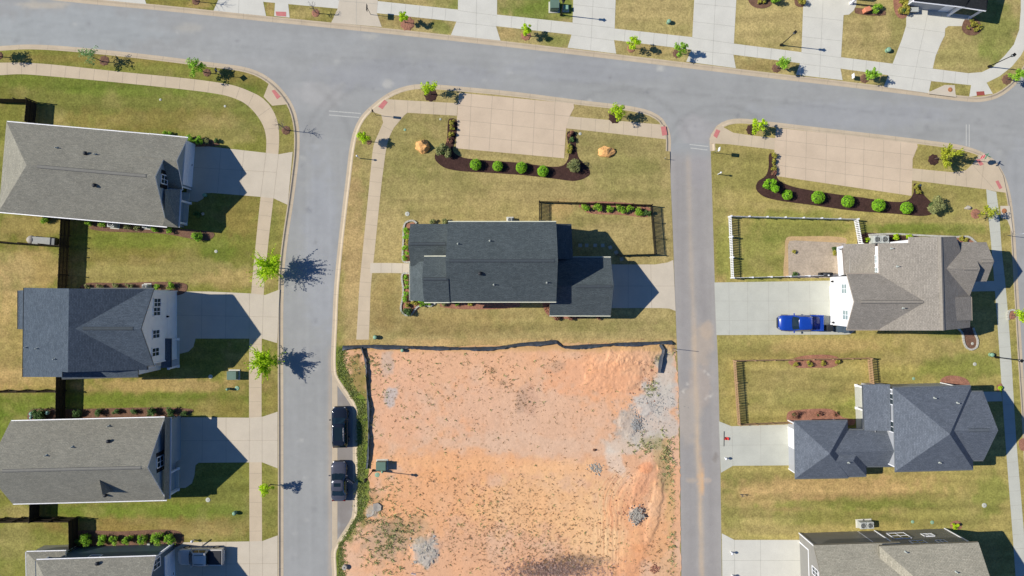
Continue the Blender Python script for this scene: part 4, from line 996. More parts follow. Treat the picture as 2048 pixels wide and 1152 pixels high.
h.wing((1099,514.5), (1099,631), (1221,515), (1222,631), 2.9, 5.2, 'gable', 'gable', oh=.35, ohg=.3, vent=(.4, .97))
h.garage_door((1217,540), (1217,608)); h.pipes([(916,488),(980,482),(960,547,1),(988,569),(1094,565)])
# ---- taupe two-storey house, right row
h = House('large taupe roofed two-storey house with bright white rear wall behind the blue pickup', 1820, 570, 'sh_brown', 'w_white', fascia='fascia_tp', vent='v_tp')
ZE = 5.2
we, re_, ee = P(1756,487,5.2).x, P(1881,490,7.5).x, P(1941,490,5.3).x
def zw(px, y): return None
def onw(px, py):          # point of the west slope under a pixel
    s_ = (7.5 - 5.2) / (re_ - we); z = 6.0
    for _ in range(20): z = 5.2 + s_ * (P(px, py, z).x - we)
    return P(px, py, z)
def one(px, py):
    s_ = (5.3 - 7.5) / (ee - re_); z = 5.0
    for _ in range(40): z = z * .5 + .5 * (7.5 + s_ * (P(px, py, z).x - re_))
    return P(px, py, z)
rn, rs = P(1881,474,7.5), P(1886,661,7.5)
h.roof([[onw(1757,487), onw(1818,485.5), onw(1818,474), rn, rs, onw(1761,661)], [rn, one(1912,473), one(1942,560), one(1942,600), one(1940,655), rs]], gutters=[(onw(1761,661), onw(1757,487))])
mb = MB()
for sg in (-1, 1):
    t = Vector((0, 0, .06)); e = Vector((sg * .22, 0, -.10)); mb.face([h.L(x) for x in (rn + t, rs + t, rs + e + t, rn + e + t)]); mb.face([h.L(x) for x in (rn + e + t, rs + e + t, rs + e, rn + e)])
mb.build('ridge_vent', h.ventm, h.roofs[0])
h.walls([(1765,656,5.2,5.3),(1764,491,5.2,5.3),(1822,490,5.2,6.2),(1822,479,5.2,6.2),(1852,480,5.2,7.2),(1908,480,5.2,5.9),(1932,500,5.2,5.2),(1934,590,5.2,5.2),(1931,650,5.2,5.2),(1856,654,5.2,7.2),(1765,656,5.2,5.3)])
h.wing((1691,547.5), (1696,659), (1830,547.5), (1832,659), 5.22, 6.9, 'gable', 'gable', oh=.35, ohg=.5, vent=(.1, .98))
h.wing((1870,484), (1873,592), (1938,484), (1941,592), 5.4, 7.1, 'gable', 'gable', oh=.3, ohg=.35, vent=(.55, .93), gut=False)
h.wing((1925,484.6), (1928,563), (1971,484.2), (1975,563), 5.41, 6.62, 'gable', 'gable', oh=.3, ohg=.35, vent=(.5, .95), gut=False, walls=False)
h.posts([(1908,494),(1910,552)], 4.8, .3)
h.shed([(1902,594,6.66),(1942,594,5.8),(1943,641,5.75),(1905,641,6.58)], gutters=[(2,1)]); h.walls([(1903,596,5.8,6.3),(1939,596,5.8,5.7),(1940,639,5.8,5.7),(1905,639,5.8,6.3)])
h.shed([(1686,488,2.75),(1690,549,2.75),(1752,548,3.75),(1750,487,3.75)], gutters=[(0,1)])
h.walls([(1762,489,3,3.8),(1700,490,3,2.95),(1700,549,3,2.95)])
mb = MB(); x0, y0 = 1674, 497
sc_ = h.walls([(1676,499,.1,2.65),(1679,553,.1,2.65)], 'screen'); sc_.name = 'insect_screen'
for py in (499, 517, 535, 552): mb.box(h.L(P(1675.5 + (py - 499) * .055, py)) + Vector((0, 0, 1.35)), (.09, .09, 2.5))
mb.box(h.L(P(1677, 526)) + Vector((0, 0, 1.1)), (.08, 3.2, .08), rz=.055); mb.build('screen_frame', M['black'], h.root)
h.beam((1675,496), (1690,492), 2.6, .25, .3); h.beam((1676,497), (1680,552), 2.62, .2, .26)
h.garage_door((1660,575), (1663,640), 2.3); h.window(1689, 577.5, 1.1, 1.3, glass='glass_pale'); h.window(1691.5, 630, 1.1, 1.3, glass='glass_pale')
h.window(1751, 518.5, .9, .8, glass='glass_pale', face=(P(1753,518.5,4.55), Vector((-1,0,0))) if h.ray(1751,518.5,'w')[0] is None else None); h.window(1752.5, 543, .9, .8, glass='glass_pale', face=(P(1754,543,4.55), Vector((-1,0,0))) if h.ray(1752.5,543,'w')[0] is None else None)
h.lamp(1666, 563); h.lamp(1668, 645); h.pipes([(1783,497),(1795,533),(1806,616)])
# ---- blue-grey house with pyramid roof, right row
h = House('blue grey pyramid roofed house with a hipped garage and covered rear porch, right row', 1830, 860, 'sh_blue', 'w_grey', fascia='fascia_bl', vent='v_blue')
h.wing((1786,775.5), (1791,943), (1941,772), (1948,938.5), 5.1, 8.0, 'hip', 'hip', oh=.35)
h.wing((1852,784), (1856,921.5), (1964,783.5), (1970,920.5), 5.12, 7.45, 'gable', 'gable', oh=.35, ohg=.35, vent=(.5, .85))
h.shed([(1726,769.5,2.9),(1729,861,2.9),(1782,862,3.95),(1780,768.5,3.95)], gutters=[(0,1)])
h.walls([(1785,772,3,3.9),(1748,772.5,3,3.15),(1750,864,3,3.15)])
h.wing((1640,861), (1642,933.5), (1790,860), (1792,932.5), 2.9, 4.35, 'gable', 'gable', oh=.35)
h.wing((1588,843), (1591,957), (1695,841.5), (1698,955), 2.93, 4.95, 'hip', 'hip', oh=.4)
h.wing((1635,880), (1637,955.5), (1731,878), (1733,951.5), 2.95, 4.3, 'gable', 'hip', oh=.4)
h.floor([(1708,769),(1750,768),(1752,866),(1712,867)], .16, 'conc_mid'); h.posts([(1710,770),(1711,815),(1713,861)], 2.5); h.beam((1727,770), (1729,861), 2.72)
for y0 in (770.5, 814): h.beam((1728,y0), (1750,y0), 2.7, .18, .28)
h.garage_door((1578,855), (1581,936), 2.25); h.window(1780, 797, 1.25, 1.5); h.window(1781.5, 852, 1.25, 1.5)
h.window(1610, 845, .8, .8, panes=1, z=1.9); h.window(1649, 845, .8, .8, panes=1, z=1.9)
h.pipes([(1869,796),(1915,806),(1879,925),(1697,925)])
# ---- olive walled house, bottom right
h = House('olive grey walled two-storey house with pale grey roof cut by the bottom edge, right row', 1800, 1180, 'sh_pale', 'w_olive', fascia='fascia_ol')
h.wing((1628,1091), (1633,1260), (1800,1084.5), (1805,1255), 4.9, 7.7, 'gable', 'gable', oh=.35, ohg=.35)
h.wing((1760,1092), (1766,1330), (1958,1085), (1965,1322), 5.7, 9.2, 'hip', 'gable', oh=.4, ohg=.3)
h.garage_door((1601,1085), (1604,1180), 2.3); h.window(1631, 1144, .9, 1.5); h.window(1794, 1069, 2.0, 1.7, panes=2, z=1.9); h.window(1851.5, 1067.5, 1.2, .8, z=2.0); h.window(1837, 1085, 1.6, 1.2, z=4.2); h.window(1884, 1084, 1.0, 1.0, z=4.2)
h.pipes([(1811,1104),(1912,1144)])
# ---- houses whose fronts show at the top edge
h = House('black roofed house with white trimmed porch gable at the top right corner', 1900, -60, 'sh_black', 'w_grey')
h.wing((1827,2), (1846,-150), (1930,13.5), (1949,-138), 3.0, 6.2, 'hip', 'gable', oh=.5)
h.wing((1936,-120), (1918,12.5), (1992,-112), (1974,21.5), 2.96, 4.6, 'hip', 'hip', oh=.5, walls=False)
h.walls([(1925,8,3,3.1),(1925,-20,3,3.1),(1970,-14,3,3.1)])
h.garage_door((1836,17), (1896,24.5)); h.posts([(1894,32),(1937,37)]); h.floor([(1884,26),(1938,32),(1936,41),(1882,34)])
h = House('house with its white front corner just showing at the top edge between two driveways', 1690, -80, 'sh_black', 'w_white')
h.wing((1622,-36), (1640,-190), (1716,-25), (1734,-180), 3.0, 6.2, 'hip', 'gable', oh=.5); h.garage_door((1640,-8), (1690,-2)); h.posts([(1700,8)])
# ================================================================== VEGETATION
def leaf_quads(mb, c, r, n, size, rng, flat=1.0, shell=.55, up=.25, mi=0):
    """small leaf-shaped quads spread through a clump"""
    for _ in range(n):
        while True:
            p = Vector((rng.uniform(-1, 1), rng.uniform(-1, 1), rng.uniform(-1, 1)))
            l = p.length
            if .001 < l <= 1 and (l > shell or rng.random() < .35): break
        nrm = (p + Vector((rng.uniform(-.8, .8), rng.uniform(-.8, .8), rng.uniform(-.5, .9) + up))).normalized()
        q = c + Vector((p.x * r, p.y * r, p.z * r * flat)); s = size * rng.uniform(.6, 1.25)
        t = nrm.cross(Vector((rng.uniform(-1, 1), rng.uniform(-1, 1), rng.uniform(-1, 1)))).normalized(); b = nrm.cross(t)
        mb.face([q - t * s, q - b * s * .5 + t * s * .1, q + t * s, q + b * s * .5 + t * s * .1], mi)
def tree(px, py, h, cr, leaf, label, lean=(0, 0), dens=1.0, spiky=False, group='young street trees on the verges', seed=None, flat=.8, sparse=False):
    """tapered trunk, limbs, and a crown of many leaves on branch ends"""
    rng = random.Random(seed or int(px * 7 + py)); base = P(px, py); root = empty('street_tree', Vector((base.x, base.y, .12)), label, 'tree', group)
    tk = MB(); top = Vector((lean[0], lean[1], h * .82)); m1 = Vector((lean[0] * .35 + rng.uniform(-.05, .05), lean[1] * .35, h * .4))
    tr = .028 * h * .55 + .01
    tk.tube([(0, 0, -.05), (0, 0, .15), m1, top], [tr * 1.5, tr, tr * .75, tr * .3], 8)
    tk.build('trunk', M['bark'], root); bm_ = MB(); cm = MB(); tips = []
    nb = 10 if cr < 1.2 else 17
    for i in range(nb):
        u = rng.uniform(.38, .95); st = m1.lerp(top, (u - .38) / .6) if u > .4 else m1
        a = i * 2.4 + rng.uniform(-.4, .4); ln = cr * rng.uniform(.55, 1.05) * (1.05 - .45 * abs(u - .55)); el = rng.uniform(.15, .8)
        en = st + Vector((math.cos(a) * ln * math.cos(el), math.sin(a) * ln * math.cos(el), math.sin(el) * ln)); md = st.lerp(en, .5) + Vector((0, 0, ln * .08))
        bm_.tube([st, md, en], [tr * .45, tr * .3, tr * .1], 5); tips += [(md, .6), (en, 1.0)]
    bm_.build('limb', M['bark'], root)
    tips.append((top + Vector((0, 0, h * .1)), 1.0))
    for p, k in tips:
        nn = int((42 if cr < 1.2 else 56) * dens * k); rr = cr * rng.uniform(.26, .44)
        leaf_quads(cm, p + Vector((rng.uniform(-.1, .1), rng.uniform(-.1, .1), 0)), rr, nn, .085 + .035 * cr, rng, flat, .3)
        if spiky or cr > 1.15:
            for _ in range(3 if not spiky else 5):     # leafy shoots that break the outline
                dr = (p - Vector((lean[0] * .6, lean[1] * .6, h * .5))).normalized() + Vector((rng.uniform(-.5, .5), rng.uniform(-.5, .5), rng.uniform(-.2, .5)))
                for t in range(7): leaf_quads(cm, p + dr * rr * (.7 + t * .24), .09, 3, .095, rng, 1, 0)
    cm.build('crown', M[leaf], root); return root
T = tree
T(550,535,3.5,1.38,'leaf_lime','largest leafy green tree on the left verge, its shadow across the street', dens=1.3)
T(541,720,3.3,1.2,'leaf_lime','leafy green tree by the driveway of the charcoal house, shadow across the street', dens=1.2)
T(542,968,2.8,.72,'leaf_lime','small green tree on the left verge below the two larger ones')
T(206,124,2.9,1.0,'leaf_pale','sparse pale leaning tree on the main road verge above the grey bungalow',(-.35,.1), dens=.5)
T(411,146,2.9,1.05,'leaf_mid','narrow green tree on the main road verge beside the diamond shaped sign',(-.2,.1))
T(2,114,3.0,1.0,'leaf_mid','green tree on the main road verge cut by the left edge')
T(862,189,3.2,1.0,'leaf_lime','yellow green tree in dark mulch at the left end of the centre parking pad', dens=.8)
T(735,283,2.5,.72,'leaf_lime','small lime tree on the verge beside the white marker post', dens=1.1)
T(1230,232,3.0,.95,'leaf_lime','yellow green tree in a dark mulch ring right of the centre parking pad', dens=.9)
T(1504,259,3.0,.85,'leaf_lime','lime tree in a dark mulch ring left of the right parking pad')
T(1868,318,2.8,.95,'leaf_yel','spiky yellow green tree in a dark mulch ring by the stop sign',(.4,.0), spiky=True, dens=.7)
T(1953,428,2.8,.85,'leaf_yel','thin yellow green tree beside the grey garden rock', (.35,.1), dens=.7)
T(2022,630,3.0,.9,'leaf_lime','bright green tree cut by the right edge beside the taupe house')
T(1553,137,2.8,.8,'leaf_mid','green tree on the far verge below the tall lamp post')
T(1728,158,2.6,.75,'leaf_mid','green tree on the far verge beside the white yard sign')
T(2013,160,2.6,.75,'leaf_mid','green tree on the corner verge at the top right')
T(1262,97,2.9,.78,'leaf_lime','lime green tree on the far verge above the road junction', dens=.9)
T(1355,108,2.8,.75,'leaf_mid','green tree on the far verge at the edge of a driveway, blue shadow on concrete')
T(1052,72,2.7,.6,'leaf_lime','slim lime tree on the far verge below the green utility cabinets')
T(811,46,2.6,.6,'leaf_lime','slim lime tree on the far verge in pink blossomed mulch')
def bare(px, py, h, label, seed=0):
    rng = random.Random(seed + int(px)); b = P(px, py); root = empty('bare_tree', Vector((b.x, b.y, .12)), label, 'tree', 'young street trees on the verges')
    t = MB(); t.tube([(0, 0, 0), (.04, .02, h * .5), (.1, .0, h)], [.05, .035, .01], 6); t.build('trunk', M['twig'], root); lb = MB()
    for i in range(16):
        z = h * rng.uniform(.35, .9); a = i * 2.4; l = rng.uniform(.5, 1.0) * h * .28; st = Vector((.07, .01, z)); d = Vector((math.cos(a), math.sin(a), rng.uniform(.4, .9)))
        lb.tube([st, st + d * l * .5, st + d * l], [.02, .013, .005], 4)
        for k in range(3):
            s2 = st + d * l * rng.uniform(.3, .9); d2 = Vector((rng.uniform(-1, 1), rng.uniform(-1, 1), rng.uniform(.1, 1))); lb.tube([s2, s2 + d2 * l * .4], [.01, .004], 3)
    lb.build('limb', M['twig'], root)
bare(574,261,3.4,'leafless young tree in a mulch ring on the bend of the left verge')
bare(633,27,2.4,'leafless young tree on the far verge beside the red paving pad')
bare(394,4,3.2,'leafless young tree cut by the top edge in brown mulch')
bare(1480,988,.8,'tiny leafless sapling alone on the lawn beside the alley')
def shrub(px, py, r, leaf, label, group, cat='shrub', hz=.8, dens=1.0, loose=.0, z0=.14):
    """clipped or loose shrub: leaf clumps over a dark inner body"""
    rng = random.Random(int(px * 3 + py * 11)); rr = r * S0
    b = P(px, py); root = empty('shrub', Vector((b.x, b.y, z0)), label, cat, group); c = Vector((0, 0, rr * hz * .95))
    co_ = MB(); n = 10; ck = .62 if loose else .95
    co_.lathe([(rr * .5 * ck, -c.z), (rr * .82 * ck, -c.z * .35), (rr * .78 * ck, rr * hz * .2 * ck), (rr * .45 * ck, rr * hz * .62 * ck), (.02, rr * hz * .78 * ck)], c, n); co_.build('dark_core', M['core'], root)  # dark filler behind the leaves, inner shade put into its colour
    mb = MB(); cnt = int((300 + 1100 * rr * rr) * dens)
    if loose:
        for _ in range(9): leaf_quads(mb, c + Vector((rng.uniform(-.6, .6) * rr, rng.uniform(-.6, .6) * rr, rng.uniform(-.2, .5) * rr)), rr * rng.uniform(.35, .55), cnt // 9, .05 + .05 * rr, rng, hz, .4)
    else: leaf_quads(mb, c, rr, cnt, .05 + .04 * rr, rng, hz, .82, up=.5)
    mb.build('foliage', M[leaf], root); return root
BX = 'round clipped shrubs in the dark mulch beds'
for i, (x, y, r) in enumerate(((951,329,11.5),(995,332,10.5),(1043,335,11.5),(1086,342,11.5))):
    shrub(x + (x - 1024) * -.01, y + 2, r, 'leaf_box', ['round bright green shrub, first from the left below the centre parking pad','round bright green shrub, second from the left below the centre parking pad','round bright green shrub, third from the left below the centre parking pad','round bright green shrub, last on the right below the centre parking pad'][i], BX, dens=1.3)
for i, (x, y, r) in enumerate(((1575,390,10.5),(1635,395,13),(1694,403,12.6),(1755,411,13.2),(1811,416,12.2))):
    shrub(x - 4, y + 1, r, 'leaf_box', ['smallest round bright green shrub at the left of the row below the right parking pad','round green shrub second from the left below the right parking pad','middle round green shrub of the five below the right parking pad','round green shrub fourth from the left below the right parking pad','round green shrub at the right end of the row below the right parking pad'][i], BX, dens=1.3)
shrub(888,304,16,'leaf_olive','large olive green shrub at the left bend of the centre mulch bed', BX, loose=1, dens=1.5); shrub(1146,333,15,'leaf_olive','large loose olive shrub at the right bend of the centre mulch bed', BX, loose=1, dens=1.0)
shrub(1533,373,16,'leaf_box','tall green shrub at the left bend of the right mulch bed', BX, loose=1, dens=1.6, hz=1.0); shrub(1860,413,18,'leaf_olive','grey olive shrub at the right end of the right mulch bed', BX, loose=1, dens=1.3)
sm = [(905,247,'leaf_gold'),(906,258,'leaf_gold'),(903,271,'leaf_gold'),(900,283,'leaf_red'),(1141,269,'leaf_red'),(1143,281,'leaf_dark'),(1140,293,'leaf_gold'),(1138,304,'leaf_gold'),(1546,312,'leaf_gold'),(1545,325,'leaf_gold'),(1545,337,'leaf_gold'),(1544,347,'leaf_red'),(1830,373,'leaf_gold'),(1831,384,'leaf_gold')]
nm = ['top','second','third','lowest']
for i, (x, y, l) in enumerate(sm):
    if i < 4: lb = f"{['small golden','small golden','small golden','reddish'][i]} shrub, {nm[i]} of four left of the centre parking pad"
    elif i < 8: lb = f"{['reddish','dark green','small golden','small golden'][i-4]} shrub, {nm[i-4]} of four right of the centre parking pad"
    elif i < 12: lb = f"{['small golden','small golden','small golden','reddish'][i-8]} shrub, {nm[i-8]} of four left of the right parking pad"
    else: lb = f"small golden shrub, {['upper','lower'][i-12]} of two right of the right parking pad"
    shrub(x, y, 6.5, l, lb, 'small shrubs at the sides of the parking pads', loose=1, dens=.8)
def row(pts, r, leaf, phrase, group, **k):
    for i, q in enumerate(pts):
        o = ['first', 'second', 'third', 'fourth', 'fifth', 'sixth', 'seventh', 'eighth', 'ninth', 'tenth', 'eleventh', 'twelfth'][i]
        lf = q[3] if len(q) > 3 else leaf
        shrub(q[0], q[1], q[2] if len(q) > 2 else r, lf, f'{o} {phrase}', group, **k)
row([(1170,417,9),(1194,417,11),(1219,419,8),(1238,419,10),(1257,419,9),(1277,423,11),(1292,427,9,'leaf_dark')], 9, 'leaf_mid', 'shrub from the left along the black picket fence', 'shrubs along the black picket fence', loose=1, dens=.8)
row([(163,1080,10,'leaf_dark'),(181,1076,13),(209,1076,11),(235,1076,11),(262,1075,11),(289,1075,11),(321,1073,14),(345,1073,12)], 11, 'leaf_mid', 'leafy shrub from the left against the dark blue wall', 'shrubs against the dark blue house', loose=1, dens=.9)
row([(160,826,10),(200,823,9),(237,821,8),(271,822,8),(309,821,11),(347,822,11),(372,826,7)], 9, 'leaf_dark', 'dark shrub from the left above the house with the triangular vent', 'shrubs above the grey gabled house', loose=1, dens=.7)
row([(180,575,7,'leaf_olive'),(206,574,8,'leaf_olive'),(236,573,8,'leaf_olive'),(264,573,8,'leaf_olive'),(317,573,7),(345,572,9)], 8, 'leaf_mid', 'low plant from the left behind the charcoal house', 'plants behind the charcoal house', loose=1, dens=.6)
row([(98,440,10),(182,447,7),(210,449,8),(260,454,8,'leaf_olive'),(280,455,8,'leaf_olive'),(315,459,8),(341,461,8)], 8, 'leaf_mid', 'low plant from the left below the grey bungalow', 'plants below the grey bungalow', loose=1, dens=.7)
row([(334,270,7),(344,271,6),(385,279,9),(402,282,10),(416,284,6,'leaf_olive')], 8, 'leaf_mid', 'plant from the left above the grey bungalow', 'plants above the grey bungalow', loose=1, dens=.8)
shrub(398,474,12,'leaf_mid','leafy green shrub alone by the front lawn of the grey bungalow','plants below the grey bungalow',loose=1,dens=1.3)
shrub(434,283,6,'leaf_dark','dark little shrub at the driveway corner of the grey bungalow','plants above the grey bungalow',loose=1)
row([(814,462,7),(813,474,7),(815,484,5,'leaf_gold'),(812,496,7),(815,506,5),(812,516,7)], 6, 'leaf_mid', 'plant from the top in the upper front bed of the slate house', 'front bed plants of the slate house', loose=1)
row([(813,555,6),(814,565,5),(815,575,6),(813,588,6,'leaf_mid'),(811,598,7),(818,610,6,'leaf_gold'),(830,604,8,'leaf_gold'),(846,606,8),(858,606,6),(815,622,11,'leaf_dark')], 6, 'leaf_mid', 'plant from the top in the lower front bed of the slate house', 'front bed plants of the slate house', loose=1)
row([(888,606,7,'leaf_olive'),(914,607,6),(942,606,6,'leaf_gold')], 7, 'leaf_mid', 'plant from the left at the lower wall of the slate house', 'wall plants of the slate house', loose=1)
row([(1094,618,8),(1112,634,8),(1139,634,7),(1195,634,6)], 7, 'leaf_red', 'red bronze plant from the left by the garage of the slate house', 'red plants by the slate house', loose=1)
row([(865,444,6),(890,443,7)], 6, 'leaf_olive', 'plant from the left above the slate house', 'wall plants of the slate house', loose=1)
row([(1731,481,6),(1788,474,7),(1814,475,7)], 6, 'leaf_lime', 'small bright shrub from the left beside the air conditioners', 'shrubs beside the taupe house', loose=1)
row([(1918,478,6),(1928,481,5)], 5, 'leaf_gold', 'small golden shrub from the left at the upper corner of the taupe house', 'shrubs beside the taupe house', loose=1)
row([(1588,727,6),(1616,727,7),(1643,726,6),(1671,724,6)], 6, 'leaf_gold', 'golden plant from the left in the mulch under the tan fence', 'golden plants under the tan fence', loose=1, dens=.8)
row([(1586,828,9),(1633,827,7),(1667,827,6)], 7, 'leaf_red', 'purple red plant from the left in the mulch above the hipped garage', 'red plants above the hipped garage', loose=1, dens=.6)
shrub(1906,1050,7,'leaf_lime','small bright shrub at the corner of the olive walled house','lone shrubs',loose=1); shrub(1997,776,6,'leaf_lime','small shrub in mulch at the corner of the blue grey house walkway','lone shrubs',loose=1)
row([(1939,43,5),(1940,52,6),(1948,50,5),(1956,56,5),(1947,62,4),(1932,57,4),(1950,62,5)], 5, 'leaf_gold', 'tiny golden plant of the round bed at the top right corner house', 'tiny plants in the round corner bed', loose=1, dens=.6)
row([(1750,22,10,'leaf_mid'),(1801,24,12),(1801,3,12)], 10, 'leaf_gold', 'shrub from the left beside the driveway of the corner house', 'shrubs beside the corner house', loose=1, dens=1.2)
row([(1545,3,14,'leaf_mid'),(1527,4,6),(1516,6,5),(1600,5,9)], 8, 'leaf_gold', 'shrub of the bed cut by the top edge', 'shrubs at the top edge', loose=1)
shrub(1585,504,4.5,'leaf_gold','small golden potted plant at the upper left of the paver patio','potted plants on the paver patio','plant',loose=1); shrub(1665,499,6,'leaf_dark','dark green potted plant at the patio screen','potted plants on the paver patio','plant',loose=1); shrub(1668,506,6,'leaf_gold','olive potted plant below the dark one at the patio screen','potted plants on the paver patio','plant',loose=1); shrub(1587,549,6,'leaf_dark','dark potted plant at the lower left of the paver patio','potted plants on the paver patio','plant',loose=1)
shrub(400,430,8,'leaf_dark','dark shrub in the shade of the grey bungalow porch','plants below the grey bungalow',loose=1)
shrub(87,827,14,'leaf_dark','dark rounded shrub between the pale garden globes','shrubs above the grey gabled house',loose=1)

# ---- weeds on the bare plot and rough grass: uncountable, one object each
def tufts(name, mname, pts, h, n, spread, label, seed=3):
    rng = random.Random(seed); mb = MB()
    for x, y, k in pts:
        b = P(x, y)
        for _ in range(n):
            a = rng.uniform(0, 6.28); r = spread * k * rng.random(); hh = h * k * rng.uniform(.5, 1.2); o = b + Vector((math.cos(a) * r, math.sin(a) * r, .13)); ln = Vector((rng.uniform(-1.1, 1.1), rng.uniform(-1.1, 1.1), .8)) * hh; t = Vector((math.cos(a + 1.6), math.sin(a + 1.6), 0)) * .034 * (.5 + k)
            mb.face([o - t, o + t, o + ln + t * .5, o + ln * 1.1 - t * .3])
    o = mb.build(name, M[mname], None); tag(o, label, None, None, 'stuff')
rng = random.Random(21); pts = []
def cl(cx, cy, sx, sy, n, k0, k1):
    for _ in range(n):
        x, y = rng.gauss(cx, sx), rng.gauss(cy, sy)
        if 705 < x < 1350 and 705 < y < 1150: pts.append((x, y, rng.uniform(k0, k1)))
for _ in range(300): pts.append((rng.uniform(745, 1330), rng.uniform(705, 1150), rng.uniform(.25, .6)))
for y0 in np.arange(958, 1150, 11.5):
    for x0 in np.arange(880, 1200, 9):
        d = sst(905, 960, np.array([x0]))[0] * (1 - sst(1130, 1200, np.array([x0]))[0]) * (.25 + .75 * vnoise(np.array([x0 / 40.]), np.array([y0 / 30.]), 4)[0])
        if rng.random() < d * .75: pts.append((x0 + rng.uniform(-5, 5), y0 + rng.gauss(0, 2.6), rng.uniform(.3, .7)))
for a in ((1060,800,14,24,24,.3,.6),(1042,800,8,16,20,.3,.7),(985,742,8,8,12,.4,.8),(1006,765,8,6,10,.4,.7),(1115,735,14,14,18,.3,.7),(970,1030,60,40,60,.3,.7),(860,990,50,20,30,.3,.7),(1245,960,30,30,40,.3,.7),(1260,1060,40,40,70,.3,.6),(1310,1040,16,60,90,.3,.7),(1290,1120,30,20,40,.3,.7),(900,960,40,30,40,.3,.6),(1130,1110,60,18,120,.4,.8)): cl(*a)
for _ in range(900): pts.append((rng.uniform(745, 1330), rng.uniform(705, 1150), rng.uniform(.15, .35)))
for a in ((1000,1085,110,40,800,.2,.5),(1050,1020,120,36,500,.2,.45),(1030,800,60,40,120,.2,.4),(860,760,60,40,90,.2,.4)): cl(*a)
tufts('weeds', 'weed_dk', pts, .30, 6, .14, 'dry brown weeds scattered over the bare orange plot')
pts = []
for a in ((760,1080,30,30,70,.5,1.0),(790,1055,24,20,70,.5,1.1),(770,1110,20,26,60,.5,1.),(740,1010,20,24,50,.4,.9),(830,1075,26,30,50,.4,.9),(752,760,16,40,40,.4,.9),(730,720,20,16,40,.5,.9),(770,985,26,24,40,.4,.8),(1290,890,14,10,40,.5,1.1),(1335,905,8,24,50,.5,1.1),(1335,940,10,14,30,.5,.9),(1312,712,6,30,40,.4,.9),(1297,776,10,10,24,.4,.9),(1345,1110,6,26,40,.4,1.),(1345,1010,6,40,30,.4,.8),(960,735,70,30,40,.4,.8),(840,790,40,60,46,.4,.8),(1330,690,12,10,30,.6,1.2),(1000,1060,100,50,90,.4,.8)): cl(*a)
for _ in range(90): pts.append((rng.uniform(750, 1300), rng.uniform(720, 1140), rng.uniform(.4, .8)))
tufts('weeds', 'weed_g', pts, .30, 8, .18, 'green weeds in loose patches over the bare orange plot', 5)
pts = []
for a in ((1120,1136,46,11,900,.35,.8),(1090,1148,34,8,400,.35,.8)): cl(*a)
tufts('dry_grass', 'weed_r', pts, .28, 7, .2, 'reddish brown dry grass at the bottom of the bare plot', 6)
pts = []
for _ in range(1500):
    y = rng.uniform(696, 1155)
    x0 = 677 if y < 752 else (677 + (y - 752) / 60 * 38 if y < 812 else (715 if y < 1030 else (715 - (y - 1030) / 56 * 36 if y < 1086 else 678))); wd = 30 if y < 770 else (18 if y < 1040 else 14)
    pts.append((x0 + abs(rng.gauss(0, wd * .55)), y, rng.uniform(.45, 1.0)))
tufts('rough_grass', 'weed_v' if 'weed_v' in M else 'leaf_mid', pts, .13, 8, .26, 'rough green grass along the parking bay kerb', 9)
# ================================================================== FENCES
def run_len(pts): return sum((Vector(pts[i + 1]) - Vector(pts[i])).length for i in range(len(pts) - 1))
def privacy_fence(runs, label, h=1.9, m='fence_wood'):
    b = P(*runs[0][0]); root = empty('wooden_fence', Vector((b.x, b.y, .12)), label, 'fence', 'fences of the back yards')
    for run in runs:
        w = [P(*p) for p in run]
        for i in range(len(w) - 1):
            a, c = w[i], w[i + 1]; d = c - a; L_ = d.length; d.normalize(); n = Vector((-d.y, d.x, 0)); rz = math.atan2(d.y, d.x); k = max(2, int(L_ / .15)); mb = MB()
            for j in range(k):
                q = a + d * L_ * (j + .5) / k - b; hh = h - .1 + R.uniform(-.03, .02); bw = L_ / k - .006
                z0, z1 = -.03, hh
                v = [q + d * (s * bw / 2) + n * (t * .011) + Vector((0, 0, z)) for z in (z0, z1 - .04) for s, t in ((-1, -1), (1, -1), (1, 1), (-1, 1))]
                v += [q + d * (s * bw * .25) + n * (t * .011) + Vector((0, 0, z1)) for s, t in ((-1, -1), (1, -1), (1, 1), (-1, 1))]
                mb.add(v, [(0, 3, 2, 1)] + [(g * 4 + s, g * 4 + (s + 1) % 4, g * 4 + 4 + (s + 1) % 4, g * 4 + 4 + s) for g in (0, 1) for s in range(4)] + [(8, 9, 10, 11)])
            for z in (.35, 1.0, 1.6): mb.box((a + c) / 2 - b + n * .05 + Vector((0, 0, z)), (L_, .04, .09), rz)
            mb.build('fence_panel', M[m], root)
            np_ = max(1, int(round(L_ / 2.4)))
            for j in range(np_ + 1):
                if i > 0 and j == 0: continue
                q = a + d * L_ * j / np_ - b + n * .1; pm = MB(); pm.box(q + Vector((0, 0, h / 2 - .02)), (.1, .1, h + .05), rz); pm.box(q + Vector((0, 0, h + .03)), (.13, .13, .04), rz); pm.build('post', M[m], root)
    return root
